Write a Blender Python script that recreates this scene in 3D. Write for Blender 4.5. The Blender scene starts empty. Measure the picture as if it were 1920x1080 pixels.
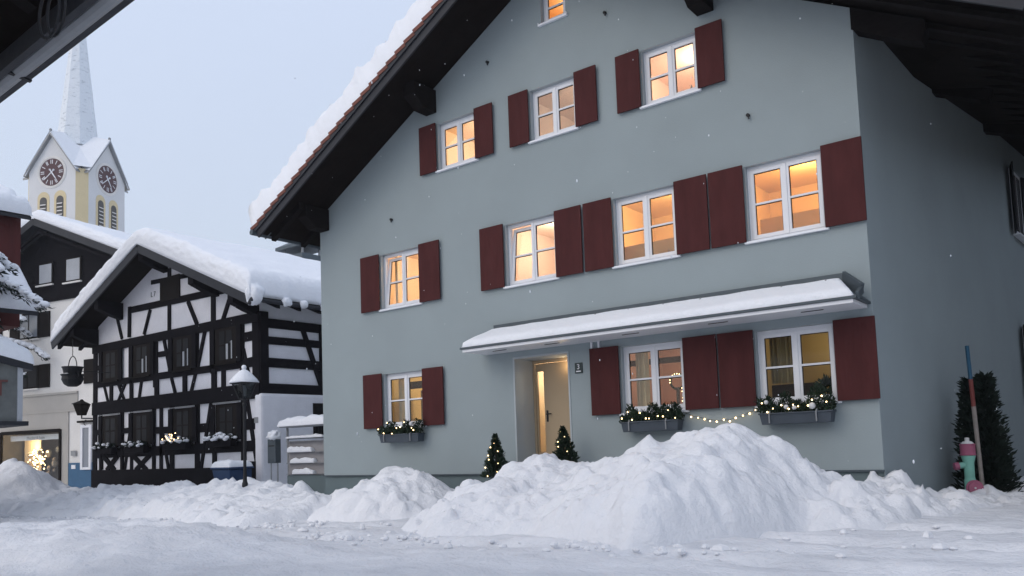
import bpy, bmesh, math, random
from mathutils import Vector, Matrix, noise
R = math.radians
random.seed(7)
S = bpy.context.scene
COL = S.collection
# ------------------------------------------------------------------ camera
cam = bpy.data.cameras.new('camera'); camo = bpy.data.objects.new('camera', cam); COL.objects.link(camo)
f_px, cy_px = 1546.16, 712.36
_r = Vector((0.7903269, 0.6116652, -0.0353431)); _u = Vector((0.0769602, -0.0418800, 0.9961542)); _f = Vector((-0.6078327, 0.7900075, 0.0801727))
camo.matrix_world = Matrix(((_r.x, _u.x, -_f.x, 0), (_r.y, _u.y, -_f.y, -12.5), (_r.z, _u.z, -_f.z, 1.6), (0, 0, 0, 1)))
cam.sensor_fit = 'HORIZONTAL'; cam.sensor_width = 36; cam.lens = 36*f_px/1920
cam.shift_y = (cy_px-540)/1920
cam.clip_start = .05; cam.clip_end = 2000
S.camera = camo
# ------------------------------------------------------------------ sky and sun
W = bpy.data.worlds.new('World'); S.world = W; W.use_nodes = True
nt = W.node_tree; nt.nodes.clear()
out = nt.nodes.new('ShaderNodeOutputWorld'); bg = nt.nodes.new('ShaderNodeBackground'); sky = nt.nodes.new('ShaderNodeTexSky')
sky.sky_type = 'NISHITA'; sky.sun_disc = False; sky.sun_elevation = R(38); sky.sun_rotation = R(200); sky.dust_density = 4; sky.air_density = 1.5
bg2 = nt.nodes.new('ShaderNodeBackground'); ad = nt.nodes.new('ShaderNodeAddShader')
bg.inputs[1].default_value = .05
tc = nt.nodes.new('ShaderNodeTexCoord'); sx = nt.nodes.new('ShaderNodeSeparateXYZ'); mr = nt.nodes.new('ShaderNodeMapRange'); rp = nt.nodes.new('ShaderNodeMix'); rp.data_type = 'RGBA'
nt.links.new(tc.outputs['Generated'], sx.inputs[0]); nt.links.new(sx.outputs[2], mr.inputs[0]); mr.inputs[1].default_value = .05; mr.inputs[2].default_value = .6
ns = nt.nodes.new('ShaderNodeTexNoise'); ns.inputs['Scale'].default_value = 2.2; ns.inputs['Detail'].default_value = 3
nt.links.new(tc.outputs['Generated'], ns.inputs['Vector'])
am = nt.nodes.new('ShaderNodeMath'); am.operation = 'MULTIPLY_ADD'; am.inputs[1].default_value = .5; am.inputs[2].default_value = -.25
nt.links.new(ns.outputs[0], am.inputs[0]); aa = nt.nodes.new('ShaderNodeMath'); aa.operation = 'ADD'
nt.links.new(mr.outputs[0], aa.inputs[0]); nt.links.new(am.outputs[0], aa.inputs[1]); nt.links.new(aa.outputs[0], rp.inputs[0])
rp.inputs[6].default_value = (.50, .55, .665, 1); rp.inputs[7].default_value = (.585, .65, .80, 1)   # cloud deck
nt.links.new(rp.outputs[2], bg2.inputs[0]); bg2.inputs[1].default_value = 1.0
nt.links.new(sky.outputs[0], bg.inputs[0]); nt.links.new(bg.outputs[0], ad.inputs[0]); nt.links.new(bg2.outputs[0], ad.inputs[1]); nt.links.new(ad.outputs[0], out.inputs[0])
sl = bpy.data.lights.new('sun', 'SUN'); sl.energy = .5; sl.angle = R(60); sl.color = (1, .97, .93)
so = bpy.data.objects.new('sun', sl); COL.objects.link(so); so.rotation_euler = (R(52), 0, R(-20)); so.location = (0, -20, 30)
S.view_settings.view_transform = 'Standard'; S.view_settings.look = 'None'; S.view_settings.exposure = 0; S.view_settings.gamma = 1
try:
    S.cycles.use_denoising = True; S.cycles.denoiser = 'OPENIMAGEDENOISE'
except Exception: pass
S.cycles.max_bounces = 8; S.cycles.diffuse_bounces = 4; S.cycles.glossy_bounces = 3; S.cycles.transparent_max_bounces = 12
S.cycles.sample_clamp_indirect = 6

# ------------------------------------------------------------------ materials
def mat(name, col, rough=.8, bump=0, bscale=20, var=0, vscale=2, metal=0, col2=None, detail=5, stretch=None, spec=.3, dist=.02):
    m = bpy.data.materials.new(name); m.use_nodes = True; t = m.node_tree; b = t.nodes['Principled BSDF']
    b.inputs['Roughness'].default_value = rough; b.inputs['Metallic'].default_value = metal
    b.inputs['Specular IOR Level'].default_value = spec
    b.inputs['Base Color'].default_value = (*col, 1)
    co = t.nodes.new('ShaderNodeTexCoord'); mp = t.nodes.new('ShaderNodeMapping'); t.links.new(co.outputs['Object'], mp.inputs[0])
    if stretch: mp.inputs['Scale'].default_value = stretch
    if var or col2:
        n = t.nodes.new('ShaderNodeTexNoise'); n.inputs['Scale'].default_value = vscale; n.inputs['Detail'].default_value = detail; n.inputs['Roughness'].default_value = .6
        t.links.new(mp.outputs[0], n.inputs['Vector'])
        r = t.nodes.new('ShaderNodeMapRange'); r.inputs[1].default_value = .3; r.inputs[2].default_value = .7; t.links.new(n.outputs[0], r.inputs[0])
        x = t.nodes.new('ShaderNodeMix'); x.data_type = 'RGBA'
        c2 = col2 or tuple(c*(1-var) for c in col)
        x.inputs[6].default_value = (*c2, 1); x.inputs[7].default_value = (*col, 1)
        t.links.new(r.outputs[0], x.inputs[0]); t.links.new(x.outputs[2], b.inputs['Base Color'])
    if bump:
        n = t.nodes.new('ShaderNodeTexNoise'); n.inputs['Scale'].default_value = bscale; n.inputs['Detail'].default_value = 6; n.inputs['Roughness'].default_value = .65
        t.links.new(mp.outputs[0], n.inputs['Vector'])
        bp = t.nodes.new('ShaderNodeBump'); bp.inputs['Strength'].default_value = bump; bp.inputs['Distance'].default_value = dist
        t.links.new(n.outputs[0], bp.inputs['Height']); t.links.new(bp.outputs[0], b.inputs['Normal'])
    return m
def emat(name, col, s):
    m = bpy.data.materials.new(name); m.use_nodes = True; b = m.node_tree.nodes['Principled BSDF']
    b.inputs['Base Color'].default_value = (*col, 1); b.inputs['Emission Color'].default_value = (*col, 1); b.inputs['Emission Strength'].default_value = s
    return m
M = {}
M['facade'] = mat('grey_green_render', (.292, .340, .354), .92, .35, 45, .09, .6, dist=.012, detail=9)
M['plinth'] = mat('plinth_render', (.135, .175, .185), .9, .3, 40, .12, 1.5, dist=.01)
M['reveal'] = mat('pale_reveal_paint', (.40, .44, .46), .85, .1, 60, .04, 3, dist=.01)
M['shutter'] = mat('maroon_shutter_paint', (.076, .023, .023), .8, .35, 30, .25, 6, stretch=(1, 1, .25), dist=.004, spec=.12)
M['white'] = mat('white_window_paint', (.74, .75, .78), .45, 0, 10, .03, 4)
M['sill'] = mat('white_sill_metal', (.78, .80, .84), .4, 0, 10, .05, 5)
M['gasket'] = mat('black_rubber_gasket', (.012, .012, .012), .7)
M['wood'] = mat('dark_stained_wood', (.012, .010, .010), .9, .5, 12, .35, 5, stretch=(1, 1, 4), dist=.01, spec=.1)
M['fascia'] = mat('black_painted_board', (.025, .027, .034), .6, .4, 10, .3, 4, dist=.01)
M['soffit'] = mat('dark_soffit_boards', (.012, .009, .008), .95, .5, 14, .35, 4, dist=.01, spec=.08)
M['timber'] = mat('black_brown_timber', (.009, .008, .011), .9, .6, 14, .4, 3, dist=.015, spec=.12)
M['infill'] = mat('limewashed_infill', (.78, .78, .82), .9, .35, 14, .10, 2.5, dist=.02)
M['white_wall'] = mat('cream_white_render', (.74, .72, .69), .9, .25, 20, .08, 1.2, dist=.015)
M['beige'] = mat('beige_shopfront', (.42, .40, .37), .85, .2, 20, .08, 1.5, dist=.01)
M['blue'] = mat('blue_painted_plinth', (.045, .125, .23), .6, .2, 20, .15, 3, dist=.01)
M['snow'] = mat('fresh_snow', (.80, .81, .84), .8, .8, 9, .035, 1.2, dist=.05, spec=.15)
M['roofsnow'] = mat('roof_snow', (.82, .84, .88), .8, .6, 9, .03, 1.2, dist=.05, spec=.2)
M['tiles'] = mat('red_roof_tiles', (.20, .075, .055), .8, .5, 18, .35, 6, dist=.02)
M['dark_metal'] = mat('dark_grey_metal', (.085, .105, .12), .5, .1, 20, .15, 4, metal=.3)
M['grey_metal'] = mat('galvanised_metal', (.30, .31, .32), .5, .1, 20, .2, 5, metal=.4)
M['iron'] = mat('black_iron', (.016, .017, .02), .6, .3, 30, .3, 8, dist=.004)
M['planter'] = mat('anthracite_planter', (.06, .075, .095), .6, .1, 20, .15, 5)
M['leaf'] = mat('conifer_needles', (.020, .040, .022), .8, 0, 10, .5, 9)
M['leaf2'] = mat('dark_yew_needles', (.012, .024, .018), .8, 0, 10, .5, 9)
M['bark'] = mat('grey_bark', (.05, .042, .036), .9, .5, 20, .3, 6)
M['cream'] = mat('cream_interior_paint', (.74, .62, .47), .8, 0, 10, .05, 2)
M['doorpaint'] = mat('cream_door_paint', (.44, .34, .225), .55, 0, 10, .04, 2)
M['yellow'] = mat('ochre_quoin_paint', (.66, .55, .34), .85, .1, 20, .08, 1)
M['tower'] = mat('tower_white_render', (.66, .66, .66), .9, .1, 10, .07, .5, dist=.02)
M['clock'] = mat('clock_face_maroon', (.10, .052, .055), .7, 0, 10, .2, 4)
M['redwood'] = mat('red_brown_boards', (.10, .022, .020), .8, .4, 12, .3, 4, stretch=(1, 1, .2))
M['bulb'] = emat('warm_fairy_light', (1, .70, .34), 7)
M['lampglow'] = emat('warm_lamp_glow', (1, .72, .35), 9)
M['ornament'] = mat('silver_white_bauble', (.6, .6, .6), .35)
M['pink'] = mat('faded_pink_enamel', (.38, .115, .19), .5, .1, 30, .25, 9)
M['mint'] = mat('mint_green_enamel', (.23, .52, .43), .5, .1, 30, .2, 7)
M['polered'] = mat('red_marker_paint', (.19, .045, .04), .6, 0, 1, .2, 9)
M['poleblue'] = mat('blue_marker_paint', (.02, .085, .15), .6, 0, 1, .2, 9)
M['polewood'] = mat('weathered_pole_wood', (.28, .25, .23), .8, .3, 20, .25, 9)
M['binblue'] = mat('blue_plastic_bin', (.018, .045, .11), .5, 0, 1, .15, 5)
M['gate'] = mat('grey_gate_sheet', (.33, .32, .33), .6, .1, 20, .1, 2)
M['signwall'] = mat('weathered_sign_wall', (.16, .17, .165), .85, .3, 8, .35, 2.5, dist=.01)
M['signred'] = mat('faded_red_lettering', (.13, .05, .045), .8)
M['signblack'] = mat('black_lettering', (.02, .02, .02), .8)
M['brown'] = mat('brown_window_wood', (.016, .013, .012), .85, .2, 20, .3, 5, spec=.12)
M['blind'] = mat('pale_roller_blind', (.40, .42, .45), .8, 0, 1, .08, 3)
M['spire'] = mat('snowed_shingles', (.80, .83, .88), .8, .8, 2.2, 0, .9, dist=.12)
M['zinc'] = mat('weathered_zinc', (.33, .34, .35), .55, .15, 14, .25, 3, metal=.2)
M['greylouvre'] = mat('grey_louvre', (.10, .095, .09), .8)  # plain grey of the belfry louvre openings
M['plate'] = mat('dark_green_enamel_plate', (.035, .05, .05), .5)
def glassmat(name='window_glass', tint=(.92, .95, .95), spec=.10):
    m = bpy.data.materials.new(name); m.use_nodes = True; t = m.node_tree; t.nodes.clear()
    o = t.nodes.new('ShaderNodeOutputMaterial'); tr = t.nodes.new('ShaderNodeBsdfTransparent'); gl = t.nodes.new('ShaderNodeBsdfGlossy'); mx = t.nodes.new('ShaderNodeMixShader'); fr = t.nodes.new('ShaderNodeMath'); fr.operation = 'MULTIPLY_ADD'; lw = t.nodes.new('ShaderNodeLayerWeight'); lw.inputs[0].default_value = .5; pw = t.nodes.new('ShaderNodeMath'); pw.operation = 'POWER'; pw.inputs[1].default_value = 4
    t.links.new(lw.outputs['Facing'], pw.inputs[0]); t.links.new(pw.outputs[0], fr.inputs[0]); fr.inputs[1].default_value = .85; fr.inputs[2].default_value = .07; tr.inputs[0].default_value = (*tint, 1); gl.inputs['Roughness'].default_value = .04
    n = t.nodes.new('ShaderNodeTexNoise'); n.inputs['Scale'].default_value = 1.5; bp = t.nodes.new('ShaderNodeBump'); bp.inputs['Strength'].default_value = .05; bp.inputs['Distance'].default_value = .05
    t.links.new(n.outputs[0], bp.inputs['Height']); t.links.new(bp.outputs[0], gl.inputs['Normal'])
    t.links.new(fr.outputs[0], mx.inputs[0]); t.links.new(tr.outputs[0], mx.inputs[1]); t.links.new(gl.outputs[0], mx.inputs[2]); t.links.new(mx.outputs[0], o.inputs[0])
    return m
M['glass'] = glassmat()
M['darkglass'] = mat('dark_old_glass', (.008, .008, .010), .5, .1, 3, 0, 2, spec=.12)
# boards: grooves for soffit / shutters
def grooves(m, axis, period, strength=.6, dist=.02):
    t = m.node_tree; b = t.nodes['Principled BSDF']; co = t.nodes.new('ShaderNodeTexCoord'); s = t.nodes.new('ShaderNodeSeparateXYZ'); t.links.new(co.outputs['Object'], s.inputs[0])
    a = t.nodes.new('ShaderNodeMath'); a.operation = 'PINGPONG'; a.inputs[1].default_value = period/2; t.links.new(s.outputs[axis], a.inputs[0])
    q = t.nodes.new('ShaderNodeMath'); q.operation = 'GREATER_THAN'; q.inputs[1].default_value = .008; t.links.new(a.outputs[0], q.inputs[0])
    bp = t.nodes.new('ShaderNodeBump'); bp.inputs['Strength'].default_value = strength; bp.inputs['Distance'].default_value = dist; t.links.new(q.outputs[0], bp.inputs['Height'])
    if b.inputs['Normal'].links: t.links.new(b.inputs['Normal'].links[0].from_socket, bp.inputs['Normal'])
    t.links.new(bp.outputs[0], b.inputs['Normal'])
grooves(M['soffit'], 1, .14); grooves(M['redwood'], 1, .16); grooves(M['shutter'], 0, .118, .25, .006)

# ------------------------------------------------------------------ mesh helpers
class MB:
    def __init__(s): s.v = []; s.f = []
    def add(s, vs, fs):
        n = len(s.v); s.v += [tuple(v) for v in vs]; s.f += [tuple(i+n for i in f) for f in fs]; return s
    def box(s, x0, x1, y0, y1, z0, z1, tr=None):
        vs = [Vector((x, y, z)) for x in (x0, x1) for y in (y0, y1) for z in (z0, z1)]
        if tr: vs = [tr(v) for v in vs]
        return s.add(vs, [(0, 1, 3, 2), (4, 6, 7, 5), (0, 4, 5, 1), (2, 3, 7, 6), (0, 2, 6, 4), (1, 5, 7, 3)])
    def prism(s, pts, d):   # closed polygon pts extruded by vector d
        n = len(pts); a = [Vector(p) for p in pts]; b = [p+Vector(d) for p in a]
        return s.add(a+b, [tuple(range(n))[::-1], tuple(range(n, 2*n))]+[(i, (i+1) % n, (i+1) % n+n, i+n) for i in range(n)])
    def quad(s, a, b, c, d): return s.add([a, b, c, d], [(0, 1, 2, 3)])
    def bar(s, p, q, w, h, up=(0, 0, 1)):   # rectangular bar between two points, w across, h along 'up'
        p = Vector(p); q = Vector(q); d = (q-p).normalized(); up = Vector(up); sd = d.cross(up).normalized(); u = sd.cross(d).normalized()
        vs = [e+sd*a*w/2+u*b*h/2 for e in (p, q) for a, b in ((-1, -1), (1, -1), (1, 1), (-1, 1))]
        return s.add(vs, [(0, 3, 2, 1), (4, 5, 6, 7), (0, 1, 5, 4), (1, 2, 6, 5), (2, 3, 7, 6), (3, 0, 4, 7)])
    def tube(s, pts, r, n=8, cap=True):
        pts = [Vector(p) for p in pts]; rings = []
        rs = r if isinstance(r, (list, tuple)) else [r]*len(pts)
        base = len(s.v); pu = None
        for i, p in enumerate(pts):
            d = (pts[min(i+1, len(pts)-1)]-pts[max(i-1, 0)]).normalized()
            if pu is None: pu = d.orthogonal().normalized()
            u = (pu-d*pu.dot(d)).normalized(); pu = u; w = d.cross(u)
            s.v += [tuple(p+(u*math.cos(2*math.pi*k/n)+w*math.sin(2*math.pi*k/n))*rs[i]) for k in range(n)]
        for i in range(len(pts)-1):
            for k in range(n):
                a = base+i*n+k; b = base+i*n+(k+1) % n; s.f.append((a, b, b+n, a+n))
        if cap: s.f.append(tuple(base+k for k in range(n))[::-1]); s.f.append(tuple(base+(len(pts)-1)*n+k for k in range(n)))
        return s
    def lathe(s, prof, c, n=20, sides=None):   # prof: (r,z)
        c = Vector(c); base = len(s.v)
        for r, z in prof: s.v += [tuple(c+Vector((r*math.cos(2*math.pi*(k+.5)/n), r*math.sin(2*math.pi*(k+.5)/n), z))) for k in range(n)]
        for i in range(len(prof)-1):
            for k in range(n):
                a = base+i*n+k; b = base+i*n+(k+1) % n; s.f.append((a, b, b+n, a+n))
        s.f.append(tuple(base+k for k in range(n))[::-1]); s.f.append(tuple(base+(len(prof)-1)*n+k for k in range(n)))
        return s
    def ball(s, c, r, n=8, m=6, sq=(1, 1, 1)):
        c = Vector(c); base = len(s.v); s.v.append(tuple(c-Vector((0, 0, r*sq[2]))))
        for i in range(1, m):
            a = -math.pi/2+math.pi*i/m
            for k in range(n): s.v.append(tuple(c+Vector((math.cos(a)*math.cos(2*math.pi*k/n)*r*sq[0], math.cos(a)*math.sin(2*math.pi*k/n)*r*sq[1], math.sin(a)*r*sq[2]))))
        s.v.append(tuple(c+Vector((0, 0, r*sq[2])))); t = len(s.v)-1
        for k in range(n):
            s.f.append((base, base+1+(k+1) % n, base+1+k)); s.f.append((t, base+1+(m-2)*n+k, base+1+(m-2)*n+(k+1) % n))
            for i in range(m-2):
                a = base+1+i*n+k; b = base+1+i*n+(k+1) % n; s.f.append((a, b, b+n, a+n))
        return s
    def build(s, name, m, parent=None, smooth=False, bevel=0, origin=None):
        me = bpy.data.meshes.new(name); me.from_pydata(s.v, [], s.f); me.materials.append(m if not isinstance(m, str) else M[m])
        bm = bmesh.new(); bm.from_mesh(me); bmesh.ops.recalc_face_normals(bm, faces=bm.faces); bm.to_mesh(me); bm.free()
        o = bpy.data.objects.new(name, me); COL.objects.link(o)
        if origin is not None:
            me.transform(Matrix.Translation(-Vector(origin))); o.location = origin
        if smooth:
            for p in me.polygons: p.use_smooth = True
        if bevel:
            b = o.modifiers.new('bevel', 'BEVEL'); b.width = bevel; b.segments = 2; b.limit_method = 'ANGLE'; b.angle_limit = R(50)
        if parent: attach(o, parent)
        return o
WM = {}
def attach(o, parent):
    o.parent = parent; w = Matrix.Identity(4); p = parent
    chain = []
    while p: chain.append(p); p = p.parent
    for q in reversed(chain): w = w @ q.matrix_parent_inverse @ Matrix.LocRotScale(q.location, q.rotation_euler, q.scale)
    o.matrix_parent_inverse = w.inverted()
def tag(o, label, cat, group=None, kind=None):
    if label: o['label'] = label
    if cat: o['category'] = cat
    if group: o['group'] = group
    if kind: o['kind'] = kind
    return o
def thing(name, label, cat, loc, group=None):
    o = bpy.data.objects.new(name, None); COL.objects.link(o); o.location = loc; o.empty_display_size = .3
    return tag(o, label, cat, group)
def struct(o): o['kind'] = 'structure'; return o
def text_obj(name, txt, size, mtx, m, parent, ext=.006):
    cu = bpy.data.curves.new('t', 'FONT'); cu.body = txt; cu.size = size; cu.extrude = ext; cu.align_x = 'CENTER'
    t = bpy.data.objects.new('t', cu); COL.objects.link(t); bpy.context.view_layer.update()
    me = bpy.data.meshes.new_from_object(t.evaluated_get(bpy.context.evaluated_depsgraph_get())); bpy.data.objects.remove(t)
    me.transform(mtx); me.materials.clear(); me.materials.append(M[m]); me.name = name
    o = bpy.data.objects.new(name, me); COL.objects.link(o); attach(o, parent); return o
def fbm(x, y, z=0, o=4): return noise.fractal(Vector((x, y, z)), 1, 2, o)
def vor(x, y, z=0): return noise.voronoi(Vector((x, y, z)))[0][0]
def sst(t): t = max(0, min(1, t)); return t*t*(3-2*t)

# ------------------------------------------------------------------ snow covered ground
def g(x, y): return .05+.45*sst((x+26)/22)
def axis(lo, hi, a, b, fine, grow=1.35):
    v = []; t = a
    while t <= b: v.append(t); t += fine
    st = fine; t = b
    while t < hi: st *= grow; t += st; v.append(min(t, hi))
    st = fine; t = a; w = []
    while t > lo: st *= grow; t -= st; w.append(max(t, lo))
    return w[::-1]+v
def ground():
    xs = axis(-400, 400, -34, 1, .11); ys = axis(-400, 400, -10.5, 3.2, .09)
    vs = []; nx = len(xs)
    rg = random.Random(31); cells = {}
    for k in range(420):
        px_, py_ = rg.uniform(-26, -1), rg.uniform(-9.5, -2.5); r_ = rg.uniform(.07, .2); q = (px_, py_, r_, rg.uniform(-.05, .03), rg.uniform(0, 3.14))
        for ci in range(int((px_-.6)//.6), int((px_+.6)//.6)+1):
            for cj in range(int((py_-.6)//.6), int((py_+.6)//.6)+1): cells.setdefault((ci, cj), []).append(q)
    for y in ys:
        for x in xs:
            z = g(x, y)
            if -40 < x < 5 and -13 < y < 8:
                z += .012*fbm(x*9, y*9, 5) if -11 < y < 0 else 0
                z += .035*fbm(x*.6, y*.6)+.022*fbm(x*2.2, y*3, 3)+.016*max(0, fbm(x*6, y*6, 8))
                yr = y+4.3+.02*(x+10)*1.2+.25*math.sin(x*.25)      # worn wheel ruts along the lane
                for c in (-.9, .75, 2.2):
                    z -= .11*math.exp(-((yr-c)/.15)**2)*(.6+.6*fbm(x*.8, c))
                    z += .03*math.exp(-((yr-c-.28)/.10)**2)
                k = vor(x*2.1, y*2.1, 5)
                if k < .25 and fbm(x*.35, y*.35, 9) > -.05: z -= .05*(1-(k/.25)**2)
            for (px_, py_, r_, a_, th) in cells.get((int(x//.6), int(y//.6)), ()):
                dx, dy = x-px_, y-py_; d_ = math.hypot((dx*math.cos(th)+dy*math.sin(th))*.55, -dx*math.sin(th)+dy*math.cos(th))/r_*(1+.3*fbm(x*5, y*5, r_))
                if d_ < 2: z += a_*math.exp(-d_**3)+abs(a_)*.35*math.exp(-((d_-1.2)/.25)**2)
            # soft drift in the lower left corner of the view
            dd = 1-math.hypot((x+13.0)/6.5, (y+6.9)/2.1)
            if dd > 0: z += .30*sst(dd*1.8)+(.06*fbm(x*1.5, y*1.5)+.04*fbm(x*4, y*4, 2))*sst(dd*4)
            vs.append((x, y, z))
    fs = [(j*nx+i, j*nx+i+1, (j+1)*nx+i+1, (j+1)*nx+i) for j in range(len(ys)-1) for i in range(nx-1)]
    mb = MB(); mb.v = vs; mb.f = fs
    o = mb.build('ground', 'ground_snow', smooth=True); struct(o)
M['ground_snow'] = mat('trodden_road_snow', (.80, .81, .84), .8, 1.0, 4.5, 0, .9, col2=(.60, .615, .65), dist=.07, stretch=(.8, 1.1, 1), spec=.2)
ground()
def snow_ridge(name, label, cat, crest, wf, wb, res=.06, rough=1.0, seed=0, sharp=1.0, group=None, ends=.9, mname='snow', det=3.2, smooth_x=True, taper=0):
    """crest: list of (x,y,z). Height falls from the crest over wf (towards -y) and wb (towards +y)."""
    xs0 = min(c[0] for c in crest)-ends-.2; xs1 = max(c[0] for c in crest)+ends+.2
    ys0 = min(c[1] for c in crest)-wf-.3; ys1 = max(c[1] for c in crest)+wb+.3
    nx = int((xs1-xs0)/res)+1; ny = int((ys1-ys0)/res)+1
    P = [Vector(c) for c in crest]; cx0, cx1 = P[0].x, P[-1].x; hmx = max(c.z-g(c.x, c.y) for c in P)
    vs = []; keep = []
    rg = random.Random(int(seed*10)); sp = []
    for _ in range(int((xs1-xs0)*(ys1-ys0)*det)):
        if rg.random() < .4: sp.append((rg.uniform(xs0, xs1), rg.uniform(ys0, ys1), rg.uniform(.05, .14), -rg.uniform(.05, .15), 2))
        else:
            r_ = rg.uniform(.05, .23); sp.append((rg.uniform(xs0, xs1), rg.uniform(ys0, ys1), r_, r_*rg.uniform(.25, .6), 4))
    cells = {}
    for q in sp:
        for ci in range(int((q[0]-.45)//.5), int((q[0]+.45)//.5)+1):
            for cj in range(int((q[1]-.45)//.5), int((q[1]+.45)//.5)+1): cells.setdefault((ci, cj), []).append(q)
    for j in range(ny):
        y = ys0+j*res
        for i in range(nx):
            x = xs0+i*res
            best = 1e9; H = 0; sd = 0; en = 1
            for a, b in zip(P, P[1:]):
                ax, ay = a.x, a.y; dx, dy = b.x-ax, b.y-ay; L = dx*dx+dy*dy
                t = ((x-ax)*dx+(y-ay)*dy)/L; tt = max(0, min(1, t)); qx, qy = ax+dx*tt, ay+dy*tt
                d = math.hypot(x-qx, y-qy)
                if d < best:
                    best = d; H = a.z+(b.z-a.z)*tt; sd = (y-qy); ox = x-qx
            if smooth_x:
                xc = max(cx0, min(cx1, x)); H = yc_ = ws = 0
                for k_ in range(-6, 7):
                    q_ = max(cx0, min(cx1, xc+k_*.07)); wt_ = math.exp(-(k_/3.2)**2)
                    for a, b in zip(P, P[1:]):
                        if a.x <= q_ <= b.x: tt = (q_-a.x)/(b.x-a.x); H += wt_*(a.z+(b.z-a.z)*tt); yc_ += wt_*(a.y+(b.y-a.y)*tt); ws += wt_; break
                H /= ws; yc_ /= ws; sd = y-yc_; ox = x-xc; best = abs(sd)
            w = (wf if sd < 0 else wb)*(1+.14*fbm(x*.55+seed, 3.3))
            gz = g(x, y); h = max(0, H-gz)
            if taper: w *= max(.35, min(1, h/hmx))**taper*1.06
            wob = 1+.10*fbm(x*.7+seed, y*.7, 2)
            ex = abs(ox)/ends; ey = abs(sd)/(w*wob)
            if smooth_x: t = math.hypot(ex, ey)
            else: t = math.hypot(min(ex, 5) if abs(ox) > 1e-6 and abs(sd) < abs(ox)*6 else 0, ey) if abs(ox) > 1e-4 else ey
            t = min(t, 1.3)
            prof = 1-.66*t**1.15-.34*t**7 if t < 1 else -(t-1)*1.6
            e = max(0, min(1, prof*3))
            z = gz+h*prof
            n1 = fbm(x*1.3+seed, y*1.3, 1); v1 = vor(x*2.2+seed, y*2.2, 1+x*.3); v2 = vor(x*5+seed, y*5, 4)
            v3 = noise.voronoi(Vector((x*3.1+seed, y*3.1, 7)))[0]; cl_ = min(1, (v3[1]-v3[0])*3)
            big = fbm(x*.55+seed, y*.8, 12); dm = max(0, .28-vor(x*1.7+seed*3, y*1.7, 9))
            z += rough*e*(.10*n1*min(1, h)+.08*(.45-v1)+.05*(cl_-.6)*(1 if fbm(x*.8, y*.8, seed) > -.1 else .3)+.05*(.4-v2)+.035*fbm(x*7+seed, y*7, 6)+.016*fbm(x*16, y*16, 3)+.05*big-.55*dm)-(.0 if prof > 0 else .03)
            for (qx_, qy_, r_, a_, pw_) in cells.get((int(x//.5), int(y//.5)), ()):
                d_ = math.hypot(x-qx_, (y-qy_)*1.1)*(1+.35*fbm(x*6, y*6, qx_))/r_
                if d_ < 1.6: z += e*a_*math.exp(-d_**pw_)
            sgn = rough*e*.05
            vs.append((x+sgn*fbm(x*4, y*4, 20+seed), y+sgn*fbm(x*4, y*4, 30+seed), z)); keep.append(prof > -.12)
    fs = []
    for j in range(ny-1):
        for i in range(nx-1):
            q = (j*nx+i, j*nx+i+1, (j+1)*nx+i+1, (j+1)*nx+i)
            if any(keep[k] for k in q): fs.append(q)
    used = sorted({k for q in fs for k in q}); mp = {k: n for n, k in enumerate(used)}
    mb = MB(); mb.v = [vs[k] for k in used]; mb.f = [tuple(mp[k] for k in q) for q in fs]
    o = mb.build(name, mname, smooth=True); tag(o, label, cat, group); return o
snow_ridge('snow_heap', 'tallest ploughed snow heap below the door and right windows of the grey green house', 'snow heap',
    [(-8.25, -2, 1.02), (-7.9, -2, 1.33), (-7.5, -2, 1.44), (-7.1, -2, 1.34), (-6.75, -2, 1.27), (-6.45, -2, 1.26), (-6.15, -2, 1.34), (-5.9, -2, 1.50), (-5.4, -2, 1.60), (-4.97, -2, 1.64), (-4.5, -2, 1.84), (-4.36, -2, 1.90), (-4.15, -1.95, 1.66), (-3.75, -1.7, 1.34), (-3.5, -1.2, 1.12), (-3.3, -.8, .95)],
    2.9, 1.7, .042, 1.0, 3.3, ends=.9, det=5, taper=.5)
snow_ridge('snow_ridge', 'low lumpy snow ridge running from the house corner back to the hydrant', 'snow ridge',
    [(-3.3, -.75, .84), (-2.95, -.1, .93), (-2.72, .7, .70), (-2.5, 1.5, .70), (-2.25, 2.2, .60), (-1.9, 2.9, .58), (-1.3, 3.6, .57)], 1.3, 1.0, .045, 1.5, 8.1, ends=.8, smooth_x=False)
snow_ridge('snow_heap', 'rounded snow heap in front of the left ground floor window of the grey green house', 'snow heap',
    [(-12.6, -1.15, .88), (-12.15, -1.15, 1.18), (-11.5, -1.15, 1.34), (-10.95, -1.15, 1.24), (-10.5, -1.15, .96), (-10.05, -1.15, .66)], 1.45, .9, .05, 1.0, 5.2, ends=.5, det=4, taper=.5)
snow_ridge('snow_bank', 'long lumpy snow bank along the foot of the half timbered house and the grey gate', 'snow bank',
    [(-30.5, .8, .58), (-28.1, .8, .74), (-26.9, .8, .66), (-25.3, .8, .86), (-24, .8, .70), (-22.9, .8, .92), (-22.3, .8, .98), (-21.5, .8, .74), (-20, .6, .98), (-18.5, .5, .97), (-17.5, .2, .84), (-16.6, -.3, .82), (-15.4, -.7, .84), (-14.2, -.9, .78), (-13.3, -1.0, .74)], 2.5, 1.3, .085, 1.35, 1.7, ends=.6)
snow_ridge('snow_heap', 'smooth tall snow heap at the left edge in front of the lit shop window', 'snow heap',
    [(-34.0, -.6, 1.4), (-32.6, -.5, 1.5), (-31.8, -.4, 1.64), (-31.0, -.3, 1.70), (-30.4, -.3, 1.58), (-29.8, -.3, 1.15), (-29.2, -.3, .7)], 2.1, 1.8, .09, .75, 9.4, ends=.8)

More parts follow.
